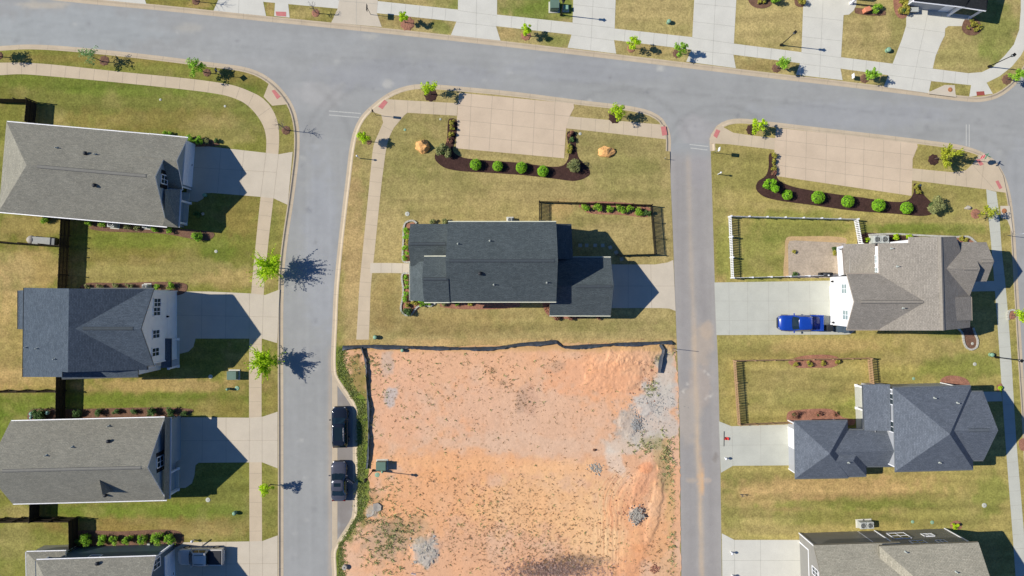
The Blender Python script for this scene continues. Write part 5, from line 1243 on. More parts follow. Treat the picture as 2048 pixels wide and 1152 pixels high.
def picket_fence(runs, label, m, h=1.2, gap=.115, pw=.05, name='picket_fence', postw=.1, grp='fences of the back yards', cap=True):
    b = P(*runs[0][0]); root = empty(name, Vector((b.x, b.y, .12)), label, 'fence', grp)
    for run in runs:
        w = [P(*p) for p in run]
        for i in range(len(w) - 1):
            a, c = w[i], w[i + 1]; d = c - a; L_ = d.length; d.normalize(); rz = math.atan2(d.y, d.x); k = max(2, int(L_ / gap)); mb = MB()
            for j in range(k): mb.box(a + d * L_ * (j + .5) / k - b + Vector((0, 0, h / 2 + .03)), (pw, .022, h - .06), rz)
            for z in (.22, h - .18): mb.box((a + c) / 2 - b + Vector((0, 0, z)), (L_, .045, .06), rz)
            mb.build('picket_panel', M[m], root); np_ = max(1, int(round(L_ / 2.2)))
            for j in range(np_ + 1):
                if i > 0 and j == 0: continue
                q = a + d * L_ * j / np_ - b; pm = MB(); pm.box(q + Vector((0, 0, h / 2 + .03)), (postw, postw, h + .1), rz)
                if cap: pm.box(q + Vector((0, 0, h + .1)), (postw + .04, postw + .04, .05), rz)
                pm.build('post', M[m], root)
    return root
privacy_fence([[(-20,205),(50,207),(75,207),(71,250)]], 'dark wooden privacy fence at the top corner of the grey bungalow')
privacy_fence([[(142,432),(135,590)],[(-20,484),(140,494)]], 'dark wooden privacy fence between the grey bungalow and the charcoal house')
privacy_fence([[(133,745),(131,850)],[(-20,781),(132,780)]], 'dark wooden privacy fence between the charcoal house and the grey gabled house')
privacy_fence([[(81,1000),(80,1034)],[(-20,1036),(81,1034),(157,1034),(158,1090)]], 'dark wooden privacy fence above the dark blue house')
picket_fence([[(1078,444),(1078,405),(1300,412),(1308,509),(1232,511)]], 'black metal picket fence round the back yard of the slate house', 'black', 1.25, .15, .105, cap=True, postw=.08)
picket_fence([[(1684,550),(1461,556),(1456,434),(1706,440),(1715,489)]], 'white vinyl picket fence round the patio yard', 'fence_white', 1.15, .20, .125, postw=.13)
picket_fence([[(1575,843),(1474,847),(1465,720),(1733,715),(1738,769)]], 'tan wooden picket fence round the striped lawn', 'fence_tan', 1.15, .20, .13, postw=.1)
def silt(run, label, h=.5, seed=1, lean=.35):
    rng = random.Random(seed); w = smooth_line(W2(run), .35); b = Vector((w[0].x, w[0].y, .13)); root = empty('silt_fence', b, label, 'fence', 'sagging silt fences round the bare plot'); mb = MB(); n = len(w); rows = []
    for i, p in enumerate(w):
        t = (w[min(i + 1, n - 1)] - w[max(i - 1, 0)]).normalized(); nn = Vector((-t.y, t.x)); sag = lean + .16 * math.sin(i * .4 + seed) * rng.random() + rng.uniform(-.05, .05); hh = h * (1 - .35 * abs(math.sin(i * .31 + seed))) + rng.uniform(-.05, .05)
        rows.append([Vector((p.x - nn.x * sag * k * 1.0, p.y - nn.y * sag * k, .13 + hh * z)) - b for k, z in ((-.25, 0), (0.1, .45), (.45, .8), (.9, 1.0))])
    V = [q for r in rows for q in r]; mb.add(V, [(i * 4 + k, i * 4 + k + 1, i * 4 + 5 + k, i * 4 + 4 + k) for i in range(n - 1) for k in range(3)]); mb.build('fabric', M['silt'], root)
    for i in range(2, n - 1, 7):
        q = Vector((w[i].x, w[i].y, .13)) - b; sm_ = MB(); e = Vector((rng.uniform(-.35, .35), rng.uniform(-.1, .45), .85)); sm_.tube([q, q + e], .022, 5); sm_.build('stake', M['twig'], root)
silt([(686,693),(722,691),(800,692),(880,694),(960,695),(1000,693),(1040,687),(1085,684),(1115,682),(1126,691),(1170,690),(1230,687),(1290,685),(1343,682)], 'black silt fence sagging along the upper edge of the bare plot', seed=2)
silt([(722,694),(730,720),(734,780),(737,860),(736,900),(733,936)], 'black silt fence running down the left side of the bare plot', seed=3, lean=-.2)
silt([(1316,690),(1322,700),(1318,722),(1316,745)], 'short torn silt fence at the upper right corner of the bare plot', seed=5, lean=-.3, h=.6)

# ================================================================== STREET FURNITURE
def lamp_post(px, py, label, h=4.2):
    b = P(px, py); root = empty('lamp_post', Vector((b.x, b.y, .12)), label, 'lamp post', 'black street lamp posts')
    mb = MB(); mb.lathe([(.16, 0), (.15, .25), (.09, .4), (.06, .5), (.05, 2.5), (.042, h - .5), (.07, h - .48), (.07, h - .42), (.03, h - .4)], (0, 0, 0), 12); mb.build('pole', M['black'], root)
    l = MB(); 
    for a in range(4): l.box((.15 * math.cos(a * math.pi / 2 + .785), .15 * math.sin(a * math.pi / 2 + .785), h - .2), (.03, .03, .42))
    l.lathe([(.12, h - .42), (.16, h - .40), (.16, h - .38)], (0, 0, 0), 4); l.build('lantern_frame', M['black'], root)
    g = MB(); g.lathe([(.09, h - .4), (.15, h - .05), (.1, h - .03)], (0, 0, 0), 4); g.build('lantern_glass', M['lamp_w'], root)
    t = MB(); t.lathe([(.24, h), (.22, h + .05), (.08, h + .18), (.03, h + .26)], (0, 0, 0), 4, smooth=False); t.build('lantern_roof', M['black'], root)
lamp_post(1561,91,'tall black lamp post on the far side lawn, shadow across a driveway'); lamp_post(1976,134,'black lamp post at the curved pavement of the top right corner')
lamp_post(747,940,'black lamp post beside the green transformer on the bare plot'); lamp_post(1122,31,'black lamp post behind the green cabinets at the top edge')
lamp_post(1990,714,'black lamp post on the lawn beside the right hand pavement')
def text_mesh(body, size, mname, parent, mtx):
    cu = bpy.data.curves.new('lettering', 'FONT'); cu.body = body; cu.size = size; cu.align_x = 'CENTER'; cu.align_y = 'CENTER'; cu.extrude = .004
    tmp = bpy.data.objects.new('lettering', cu); COL.objects.link(tmp); dg = bpy.context.evaluated_depsgraph_get(); me = bpy.data.meshes.new_from_object(tmp.evaluated_get(dg)); bpy.data.objects.remove(tmp)
    me.transform(mtx); me.materials.clear(); me.materials.append(M[mname]); o = bpy.data.objects.new('lettering', me); return link(o, parent)
def sign(px, py, label, kind, face=180, h=2.1, w=.6, hh=.6, lean=0):
    """post with a plate; face = compass angle the plate looks towards"""
    b = P(px, py); root = empty('road_sign', Vector((b.x, b.y, .12)), label, 'road sign', 'signs on thin posts'); a = math.radians(face); f = Vector((math.cos(a), math.sin(a), 0)); t = Vector((-f.y, f.x, 0)); up = Vector((0, 0, 1)); c = f * .05 + up * h
    mb = MB(); mb.tube([(0, 0, -.05), (0, 0, h + .35)], .03, 8); mb.build('post', M['signm'] if kind != 'dark' else M['black'], root); p = MB()
    if kind in ('stop', 'diamond', 'rect', 'dark'):
        n = {'stop': 8, 'diamond': 4, 'rect': 4, 'dark': 4}[kind]; V = []
        for d in (-.012, .012):
            for k in range(n):
                g = 2 * math.pi * (k + .5) / n if kind == 'stop' else (2 * math.pi * k / n if kind == 'diamond' else None)
                if g is None: u, v = ((1, 1), (-1, 1), (-1, -1), (1, -1))[k]; u *= w / 2; v *= hh / 2
                else: u, v = math.cos(g) * w / 2, math.sin(g) * w / 2
                V.append(c + t * u + up * v + f * d)
        p.add(V, [list(range(n))[::-1], [n + k for k in range(n)]] + [(k, (k + 1) % n, n + (k + 1) % n, n + k) for k in range(n)])
        p.build('plate', M[{'stop': 'sign_red', 'diamond': 'dkgrey', 'rect': 'white', 'dark': 'dkgrey'}[kind]], root)
        if kind == 'stop':
            mt = Matrix.Translation(c + f * .016) @ Matrix((( t.x, 0, f.x, 0), (t.y, 0, f.y, 0), (0, 1, 0, 0), (0, 0, 0, 1))); text_mesh('STOP', .25, 'white', root, mt)
            e = MB()
            for k in range(8):
                g0, g1 = 2 * math.pi * (k + .5) / 8, 2 * math.pi * (k + 1.5) / 8; q = [c + f * .014 + (t * math.cos(g) + up * math.sin(g)) * r for g, r in ((g0, w / 2 - .01), (g1, w / 2 - .01), (g1, w / 2 - .035), (g0, w / 2 - .035))]; e.face(q)
            e.build('border', M['white'], root)
    if kind in ('street', 'stop'):
        z = h + (.55 if kind == 'stop' else 0); post = MB(); post.tube([(0, 0, h), (0, 0, z + .3)], .028, 6); post.build('post_top', M['signm'], root)
        for k, ang in enumerate((a, a + math.pi / 2)):
            s = MB(); s.box((0, 0, z + .05 + .2 * k), (.02, .75, .17), rz=ang); s.build('street_name_plate', M['sign_green'] if kind == 'stop' else M['signm'], root)
    return root
sign(1942,321,'red stop sign with green street name plates on the corner of the right parking pad','stop',150,2.0,.75)
sign(753,231,'road sign with pale top plates at the corner of the centre parking pad','dark',175,2.1,.3,.75); sign(1428,306,'leaning road sign with a white arrow at the alley corner','rect',175,2.1,.45,.75)
sign(448,152,'dark diamond warning sign seen edge-on among the verge trees','diamond',178,2.0,.8); sign(742,30,'dark square road sign on the far verge beside a slim lime tree','dark',178,2.0,.75,.6)
sign(1344,697,'thin post without a plate at the corner of the bare plot','none',180,2.2)
sign(2012,471,'thin post on the verge at the right hand kerb','none',180,2.4)
def pin(px, py, h, label, m='white', r=.03, name='marker_post', cat='marker post', cap=None, grp='thin marker posts'):
    b = P(px, py); root = empty(name, Vector((b.x, b.y, .12)), label, cat, grp); mb = MB(); mb.lathe([(r, 0), (r, h * .9), (r * .6, h)], (0, 0, 0), 8); mb.build('post', M[m], root)
    if cap: c = MB(); c.lathe([(r * 2.2, h - .1), (r * 2.4, h), (r, h + .12)], (0, 0, 0), 8); c.build('cap', M[cap], root)
pin(720,317,1.55,'slim white marker post on the verge beside the small lime tree', 'white', .05, cap='white'); pin(1435,349,1.3,'slim white marker post on the lawn beside the alley','white', .05, cap='white')
pin(1328,318,1.0,'thin grey post on the grass edge beside the alley','signm', .03)
for px, py, lb in ((1449,915,'white utility bollard at the driveway edge right of the alley'),(1461,1103,'upper white utility bollard on the bottom right driveway'),(1463,1149,'lower white utility bollard on the bottom right driveway'),(389,1079,'pale pipe standing at the corner of the dark blue house'),(1692,655,'small white pipe at the corner of the taupe house garage')):
    pin(px, py, .6, lb, 'white', .07, 'bollard', 'bollard', cap='white', grp='short utility bollards')
# flag on a driveway
b = P(1447,877); root = empty('garden_flag', Vector((b.x, b.y, .136)), 'small red flag on a dark pole at the alley driveway', 'flag'); mb = MB(); mb.tube([(0, -.9, .02), (0, .9, .05)], .03, 6); mb.build('pole', M['dkgrey'], root)
mb = MB(); V = []
for i in range(6):
    for j in range(3): V.append((.05 + i * .1, -.1 + j * .17 - i * .012, .1 + .1 * math.sin(i * 1.3 + j)))
mb.add(V, [(i * 3 + j, i * 3 + 3 + j, i * 3 + 4 + j, i * 3 + 1 + j) for i in range(5) for j in range(2)]); mb.build('cloth', M['red'], root)
def cabinet(px, py, label, dx, dy, h, m='green_box', rz=0, name='transformer_box', pad=True, grp='green utility cabinets'):
    b = P(px, py); root = empty(name, Vector((b.x, b.y, .12)), label, 'utility box', grp, rz)
    if pad: p = MB(); p.bbox((0, 0, .04), (dx + .3, dy + .3, .12), .02); p.build('concrete_pad', M['conc_grey'], root)
    mb = MB(); V = [(-dx / 2, -dy / 2, .1), (dx / 2, -dy / 2, .1), (dx / 2, dy / 2, .1), (-dx / 2, dy / 2, .1), (-dx / 2, -dy / 2, h * .92), (dx / 2, -dy / 2, h), (dx / 2, dy / 2, h), (-dx / 2, dy / 2, h * .92)]
    mb.add(V, [(4, 5, 6, 7), (0, 1, 5, 4), (1, 2, 6, 5), (2, 3, 7, 6), (3, 0, 4, 7)]); mb.build('cabinet', M[m], root)
    l = MB(); l.bbox((0, 0, h * .97), (dx + .06, dy + .06, .06), .02); l.build('lid', M[m], root); d = MB(); d.box((dx * .25, -dy / 2 - .015, h * .5), (dx * .42, .03, h * .7)); d.box((-dx * .25, -dy / 2 - .015, h * .5), (dx * .42, .03, h * .7)); d.build('door', M[m], root)
    return root
cabinet(470,749,'green transformer box on the lawn below the charcoal house', 1.05,.95,.95); cabinet(765,928,'green transformer box on the bare plot beside the lamp post', 1.1,.95,1.0); cabinet(1108,16,'large green transformer cabinet at the top edge', 1.0,1.05,1.3); cabinet(1131,19,'smaller green cabinet right of the transformer at the top edge', .5,.45,.6,'green_dk')
def pedestal(px, py, label, h=.75, r=.17, m='green_dk'):
    b = P(px, py); root = empty('pedestal', Vector((b.x, b.y, .12)), label, 'utility pedestal', 'small green utility pedestals'); mb = MB(); mb.lathe([(r, 0), (r, h * .85), (r * .8, h * .95), (r * .3, h)], (0, 0, 0), 14); mb.build('body', M[m], root); k = MB(); k.lathe([(r * 1.15, h * .55), (r * 1.15, h * .6)], (0, 0, 0), 14); k.build('band', M['dkgrey'], root)
for a in ((752,674,'green pedestal at the end of the centre pavement',.6,.24),(472,1024,'green pedestal on the lawn below the grey gabled house',.6,.22),(1336,46,'green pedestal on the far side lawn left of a driveway',.6,.24),(1773,102,'green pedestal on the lawn between two top right driveways',.55,.28),(1979,709,'pale green pedestal on the lawn beside the right lamp post',.5,.24),(767,940,'pale round topped pedestal below the transformer on the bare plot',.9,.15),(459,777,'white topped pedestal below the transformer on the left lawn',.75,.15),(806,700,'pale pedestal standing on the bare plot under the silt fence',.6,.2),(412,391,'small pale post lamp in the shade of the bungalow walkway',.5,.2)): pedestal(*a)
def lid(px, py, r, label, m='lid', name='utility_cover', h=.03, grp='flush utility covers', ringm=None):
    b = P(px, py); root = empty(name, Vector((b.x, b.y, .12)), label, 'utility cover', grp); mb = MB(); rr = r * S0; mb.lathe([(rr, 0), (rr, h), (rr * .92, h + .012), (rr * .5, h + .015)], (0, 0, 0), 18); mb.build('cover', M[m], root); k = MB(); k.lathe([(rr * .28, h + .01), (rr * .24, h + .03)], (0, 0, 0), 10); k.build('handle_plate', M[ringm or 'slab'], root)
for a in ((433,503,3.2,'round pale cover in the green patch below the grey bungalow'),(815,428,4.6,'round white cover on the lawn above the slate house'),(422,753,4.2,'round pale cover at the shadow edge of the charcoal house'),(417,999,4.6,'round white cover in front of the grey gabled house'),(1948,728,3.6,'round pale cover on the lawn below the mulch tongue'),(1967,1010,4.8,'round pale cover on the wide lawn at the lower right'),(1943,687,3.,'round pale cover in the brown mulch tongue'),(322,200,2.4,'tiny white cover on the left of the lawn above the bungalow'),(451,213,2.4,'tiny white cover on the right of the lawn above the bungalow'),(881,239,2.2,'tiny white cover beside the left arm of the centre bed'),(1160,268,3.,'tiny pale cover beside the right arm of the centre bed'),(810,260,2.6,'small dark cover on the lawn near the orange boulder','green_dk'),(1839,371,2.4,'tiny pale cover right of the right parking pad'),(1826,757,3.,'green flush cover above the pyramid roofed house','green_dk'),(1824,1043,3.2,'left green flush cover above the olive walled house','green_dk'),(1863,1044,3.6,'right green flush cover above the olive walled house','green_dk'),(475,776,4.4,'green flush cover beside the white topped pedestal','green_dk'),(755,949,4.8,'green flush cover below the transformer on the bare plot','green_dk')): lid(*a)
lid(1899,180,4.6,'rusty round storm drain cover on the far corner apron','rust',ringm='orange'); lid(2007,422,5.,'rusty round storm drain cover on the right hand verge','rust',ringm='rust')
lid(691,1132,5,'pale concrete ring standing on rough grass at the lower left of the bare plot','slab','concrete_ring',.4,'concrete rings',ringm='dkgrey')
# storm drain throats in the kerb
def storm(px0, py0, px1, py1, label):
    a, c = P(px0, py0), P(px1, py1); d = c - a; root = empty('storm_drain', (a + c) / 2, label, 'storm drain', 'kerb storm drains'); mb = MB(); mb.box((0, 0, .09), (d.length, .10, .10), math.atan2(d.y, d.x)); mb.build('throat', M['shutter'], root); k = MB(); k.box((0, .12, .14), (d.length + .3, .3, .05), math.atan2(d.y, d.x)); k.build('hood', M['conc_tan'], root)
storm(1858,188,1908,194,'long dark storm drain slot in the kerb of the far corner')
# air conditioners
def ac(px, py, label, s=.8, h=.85, pad=True, rz=.0):
    b = P(px, py); root = empty('air_conditioner', Vector((b.x, b.y, .12)), label, 'air conditioner', 'outdoor air conditioning units', rz)
    if pad: p = MB(); p.bbox((0, 0, .03), (s + .25, s + .25, .1), .02); p.build('concrete_pad', M['conc_grey'], root)
    mb = MB(); mb.bbox((0, 0, .08 + h / 2), (s, s, h), .05); 
    mb.build('casing', M['acm'], root)
    for k in range(1):
        g = MB(); g.lathe([(s * .40, h + .085), (s * .40, h + .1), (s * .36, h + .1)], (0, 0, 0), 20); g.build('fan_well', M['dkgrey'], root)
        f = MB()
        for i in range(5):
            a0 = i * 2 * math.pi / 5; q = lambda r, a, z: (r * math.cos(a), r * math.sin(a), h + z)
            f.face([q(.06, a0, .11), q(s * .34, a0 + .1, .11), q(s * .34, a0 + .75, .125), q(.06, a0 + .7, .12)])
        f.lathe([(.08, h + .1), (.06, h + .15)], (0, 0, 0), 10); f.build('fan', M['acg'], root)
        gr = MB()
        for i in range(4): gr.lathe([(s * (.12 + .085 * i), h + .155), (s * (.13 + .085 * i), h + .16), (s * (.135 + .085 * i), h + .155)], (0, 0, 0), 20)
        gr.box((0, 0, h + .158), (s * .8, .02, .012)); gr.box((0, 0, h + .158), (.02, s * .8, .012)); gr.build('guard', M['acm'], root)
ac(232,449,'larger grey air conditioner below the grey bungalow',.85,.9,rz=-.08); ac(296,452,'smaller grey air conditioner nearer the driveway of the grey bungalow',.6,.6,rz=-.08); ac(297,574,'grey air conditioner behind the charcoal house',.65,.7)
ac(1746,480,'left of two air conditioners beside the taupe house',.9,.9); ac(1761,480,'right of two air conditioners beside the taupe house',.9,.9); ac(1719,1046,'left of two air conditioners above the olive walled house',.8,.8,rz=.05); ac(1733,1045.5,'right of two air conditioners above the olive walled house',.8,.8,rz=.05)
ac(1020,441,'pale unit at the upper wall of the slate house',.6,.6)
# boulders
def rock(px, py, rx, ry, h, label, m='boulder', seed=1, pts=None, name='boulder', z0=.1):
    rng = random.Random(seed); b = P(px, py); bm = bmesh.new(); bmesh.ops.create_icosphere(bm, subdivisions=4, radius=1)
    pl = [(Vector((rng.uniform(-1, 1), rng.uniform(-1, 1), rng.uniform(-.2, 1))).normalized(), rng.uniform(.66, .88)) for _ in range(26)]
    for v in bm.verts:
        for n, d in pl:
            e = v.co.dot(n) - d
            if e > 0: v.co -= n * e
        c = v.co; k = 1 + .34 * (fbm(np.array([c.x * 2.5 + seed + c.z]), np.array([c.y * 2.5 + c.z * 3]), seed, 5)[0] - .5); v.co = Vector((c.x * rx * S0 * k, c.y * ry * S0 * k, max(c.z * h * k, -.15)))
    me = bpy.data.meshes.new(name); bm.to_mesh(me); bm.free(); me.materials.append(M[m]); o = bpy.data.objects.new(name, me); o.location = (b.x, b.y, z0); link(o); tag(o, label, 'boulder' if name == 'boulder' else 'rock'); return o
rock(846,294,18,18.5,1.05,'rounded orange boulder on the lawn left of the centre parking pad',seed=4); rock(1211,305,19,14,.85,'flat topped orange boulder on the lawn right of the centre parking pad',seed=9)
rock(1935,416,9,5,.4,'long grey garden rock beside the thin yellow green tree','slab',3,name='garden_rock'); rock(1189,899,5,3.4,.35,'lone brown rock on the bare plot','mulch_mid',5,name='field_rock')
rock(407,428,4,4,.4,'small pale rock in the shaded bed of the grey bungalow','slab',8,name='garden_rock')
# rubble and gravel heaps: nobody counts the stones
def rubble(c, n, sx, sy, s0, s1, m, label, name='rubble', z0=.15, ang=0):
    rng = random.Random(int(c[0])); mb = MB()
    for _ in range(n):
        u, v = rng.gauss(0, sx), rng.gauss(0, sy); a = math.radians(ang); p = P(c[0] + u * math.cos(a) - v * math.sin(a), c[1] + u * math.sin(a) + v * math.cos(a)); s = rng.uniform(s0, s1); dz = math.exp(-(u / sx) ** 2 * .5 - (v / sy) ** 2 * .5)
        mt = Matrix.Translation((p.x, p.y, z0 + s * .2 + (.16 * dz if name == 'gravel_heap' else 0))) @ Matrix.Rotation(rng.uniform(0, 6), 4, 'Z') @ Matrix.Rotation(rng.uniform(-.5, .5), 4, 'X') @ Matrix.Diagonal((s, s * rng.uniform(.5, .9), s * rng.uniform(.4, .7), 1))
        V = [mt @ Vector((x + rng.uniform(-.25, .25), y + rng.uniform(-.25, .25), z)) * 1 for x, y, z in ((-.7, -.7, -.6), (.7, -.7, -.6), (.7, .7, -.6), (-.7, .7, -.6), (-.5, -.5, .6), (.5, -.5, .6), (.5, .5, .6), (-.5, .5, .6))]
        mb.add(V, [(4, 5, 6, 7), (0, 1, 5, 4), (1, 2, 6, 5), (2, 3, 7, 6), (3, 0, 4, 7)])
    o = mb.build(name, M[m]); tag(o, label, None, None, 'stuff')
rubble((1190,936), 90, 7, 5, .07, .16, 'slab', 'scatter of pale broken stones on the orange plot', ang=20)
rubble((1270,848), 320, 8, 11, .05, .12, 'gravel', 'heap of grey crushed stone at the right of the bare plot', 'gravel_heap', .15, 20); rubble((1300,815), 400, 26, 16, .04, .10, 'gravel', 'spread of grey crushed stone at the right of the bare plot', ang=-20)
rubble((1272,1028), 240, 6, 9, .06, .15, 'slab', 'heap of grey broken concrete on the lower right of the bare plot', z0=.5, ang=20); rubble((1280,703), 60, 10, 5, .08, .22, 'mulch_red', 'broken red clods below the silt fence'); rubble((1285,745), 120, 14, 24, .05, .16, 'mulch_red', 'red clods along the torn silt fence')
rubble((1262,990), 160, 10, 40, .05, .16, 'mulch_red', 'red clods along the wheel tracks', ang=35); rubble((1310,1136), 40, 5, 4, .08, .2, 'mulch_red', 'dark clods at the bottom of the bare plot')
# broken concrete slabs lying on the plot
def flat_slab(px, py, pts, label, h=.25):
    b = P(px, py); mb = MB(); n = len(pts); w = [(x * S0, -y * S0) for x, y in pts]; rng = random.Random(int(px)); V = [(x, y, 0) for x, y in w] + [(x * .96, y * .96, h + rng.uniform(-.07, .05)) for x, y in w] + [(0, 0, h * .8)]
    mb.add(V, [(i, (i + 1) % n, n + (i + 1) % n, n + i) for i in range(n)] + [(n + i, n + (i + 1) % n, 2 * n) for i in range(n)]); o = mb.build('concrete_lump', M['slab'], None, (b.x, b.y, .12)); tag(o, label, 'concrete lump', 'lumps of dumped concrete on the plot')
rubble((852,1100), 150, 10, 12, .10, .34, 'slab', 'ragged dump of broken grey concrete near the bottom of the bare plot', z0=.13); rubble((846,1088), 90, 12, 9, .06, .2, 'gravel', 'grey concrete crumbs round the ragged dump', z0=.13)
flat_slab(755,1013,[(-8,-7),(2,-9),(9,-3),(8,6),(1,9),(-7,7)],'round pale concrete lump beside the parking bay'); flat_slab(741,1026,[(-9,2),(-2,-6),(9,-9),(8,0),(2,6),(-6,8)],'flat pale concrete smear below the round lump',.12)
# stone edging of the front beds: one kerb of blocks each
def edging(run, label):
    w = smooth_line(W2(run), .28); b = Vector((w[0].x, w[0].y, .12)); mb = MB()
    for i in range(len(w) - 1):
        p, q = w[i], w[i + 1]; d = q - p; c = (p + q) / 2; mb.box(Vector((c.x, c.y, .2)) - b, (d.length * .93, .2 + R.uniform(-.02, .02), .18 + R.uniform(-.01, .02)), math.atan2(d.y, d.x))
    o = mb.build('stone_edging', M['stone'], None, b); tag(o, label, 'edging', 'stone edgings of the front beds')
edging([(834,447),(828,442),(818,442),(811,446),(808,455),(807,480),(806,520),(808,524),(822,524)],'pale stone edging round the upper front bed of the slate house'); edging([(822,547),(806,547),(804,552),(807,580),(805,600),(802,614),(804,624),(811,630),(822,630),(829,621),(836,613),(850,611),(862,612),(871,606)],'pale stone edging curving round the lower front bed of the slate house')
edging([(1735,470),(1780,468),(1840,471),(1912,474),(1935,474),(1950,486)],'pale edging behind the air conditioners of the taupe house'); edging([(1911,654),(1922,666),(1926,686),(1932,696),(1942,699),(1950,695),(1953,682),(1948,668),(1944,655)],'pale edging round the brown mulch tongue'); edging([(2014,640),(2013,630),(2016,621),(2024,619),(2030,624)],'pale edging round the tree ring at the right edge')
# stepping stones
for i, (x, y, a) in enumerate(((1160,491,0),(1173,491,0),(1190,491,0),(1205,491,0),(1220,495,.4),(1232,505,.6),(1243,518,.3))):
    b = P(x, y); mb = MB(); mb.bbox((0, 0, .02), (.42, .42, .06), .02, a); o = mb.build('stepping_stone', M['step_stone'], None, (b.x, b.y, .13)); tag(o, ['first','second','third','fourth','fifth','sixth','seventh'][i] + ' square stepping stone from the left in the shade of the slate house', 'stepping stone', 'stepping stones in the back yard')
# covered grill, globes, chest, yard signs, bins
b = P(1646,549); root = empty('barbecue_grill', Vector((b.x, b.y, .15)), 'black covered barbecue grill at the lower edge of the paver patio', 'grill'); mb = MB(); mb.bbox((0, 0, .5), (1.5, .45, .85), .1); mb.build('cart', M['dkgrey'], root); mb = MB(); mb.tube([(-.5, 0, .95), (.5, 0, .95)], [.24, .24], 14); mb.build('lid', M['dkgrey'], root); mb = MB(); mb.bbox((-.6, 0, .92), (.4, .4, .04), .015); mb.build('side_table', M['black'], root)
for x, y, r, lb in ((69,826,.28,'left shiny garden globe beside the dark fence'),(101,824,.28,'right shiny garden globe beside the dark fence'),(67,834,.2,'small shiny garden globe under the left one')):
    b = P(x, y); root = empty('garden_globe', Vector((b.x, b.y, .12)), lb, 'garden globe', 'shiny garden globes'); mb = MB(); mb.lathe([(.02, .1), (r * .7, .16), (r, .1 + r), (r * .7, .1 + r * 1.7), (.02, .1 + r * 2)], (0, 0, 0), 18); mb.build('globe', mat('glazed teal globe' + str(x), A(150, 190, 186), .15, .1, 3., coat=.6), root); mb = MB(); mb.lathe([(.16, 0), (.1, .12)], (0, 0, 0), 12); mb.build('stand', M['slab'], root)
b = P(92,483); root = empty('garden_cart', Vector((b.x, b.y, .12)), 'pale canvas covered cart with a grey rounded end against the fence', 'covered cart', None, -.07); mb = MB(); mb.bbox((.1, 0, .55), (2.2, .95, .7), .08); mb.build('body', M['tarp'], root); mb = MB(); mb.bbox((1.25, 0, .5), (.8, .9, .6), .06); mb.build('tailboard', M['acg'], root); mb = MB(); mb.lathe([(.5, .3), (.55, .6), (.4, .9), (.1, 1.0)], (-1.25, .05, 0), 14); mb.build('cover', M['slab'], root)
for sx in (-.8, .9):
    for sy in (-.5, .5): mb = MB(); mb.tube([(sx, sy - .06, .2), (sx, sy + .06, .2)], .2, 12); mb.build('wheel', M['tyre'], root)
def yardsign(px, py, label, w, h, m, rz):
    b = P(px, py); root = empty('yard_sign', Vector((b.x, b.y, .12)), label, 'yard sign', 'small yard signs', rz); mb = MB(); mb.box((0, 0, .35 + h / 2), (.03, w, h)); mb.build('board', M[m], root); mb = MB(); mb.tube([(0, -w * .3, 0), (0, -w * .3, .4)], .012, 5); mb.build('stake', M['signm'], root); mb = MB(); mb.tube([(0, w * .3, 0), (0, w * .3, .4)], .012, 5); mb.build('stake', M['signm'], root)
yardsign(1700,156,'white yard sign on the far verge, dark square shadow beside it',.55,.6,'white',.1); yardsign(829,1143,'white box sign at the bottom of the bare plot',.6,.4,'white',1.4)
b = P(1728,24); root = empty('toy_slide', Vector((b.x, b.y, .12)), 'orange plastic play box at the lawn corner of the top right driveway', 'toy'); mb = MB(); mb.bbox((0, 0, .35), (.65, .5, .6), .06, .3); mb.build('body', M['orange'], root); mb = MB(); mb.bbox((.05, .05, .68), (.7, .55, .08), .03, .3); mb.build('lid', M['orange'], root)
def bin_(px, py, label, m, rz=0):
    b = P(px, py); root = empty('wheelie_bin', Vector((b.x, b.y, .14)), label, 'wheelie bin', 'wheelie bins by the taupe garage', rz); mb = MB(); V = [(x * k, y * k, z) for z, k in ((.06, .8), (1.0, 1.0)) for x, y in ((-.3, -.35), (.3, -.35), (.3, .35), (-.3, .35))]; mb.add(V, [(0, 3, 2, 1), (4, 5, 6, 7)] + [(i, (i + 1) % 4, 4 + (i + 1) % 4, 4 + i) for i in range(4)]); mb.build('body', M[m], root); mb = MB(); mb.bbox((0, 0, 1.04), (.68, .78, .08), .03); mb.build('lid', M[m], root); mb = MB(); mb.tube([(-.32, -.3, .95), (-.32, .3, .95)], .025, 6); mb.build('handle', M['dkgrey'], root)
    for s in (-.28, .28): mb = MB(); mb.tube([(-.25, s - .03, .1), (-.25, s + .03, .1)], .1, 10); mb.build('wheel', M['tyre'], root)
M['bin_blue'] = mat('slate blue bin plastic', A(88, 104, 122), .5, .1, 3.)
bin_(1671,657,'slate blue wheelie bin beside the taupe garage wall','bin_blue',.1); bin_(1683,658,'dark wheelie bin right of the slate blue one','bin_blue'); bin_(1651,655,'black wheelie bin behind the blue pickup','dkgrey')
b = P(1822,24); root = empty('driveway_basket', Vector((b.x, b.y, .14)), 'grey storage box with pale lid at the top right garage', 'storage box'); mb = MB(); mb.bbox((0, 0, .3), (.9, .5, .55), .05); mb.build('body', M['acg'], root); mb = MB(); mb.bbox((0, 0, .6), (.96, .56, .07), .03); mb.build('lid', M['acm'], root)

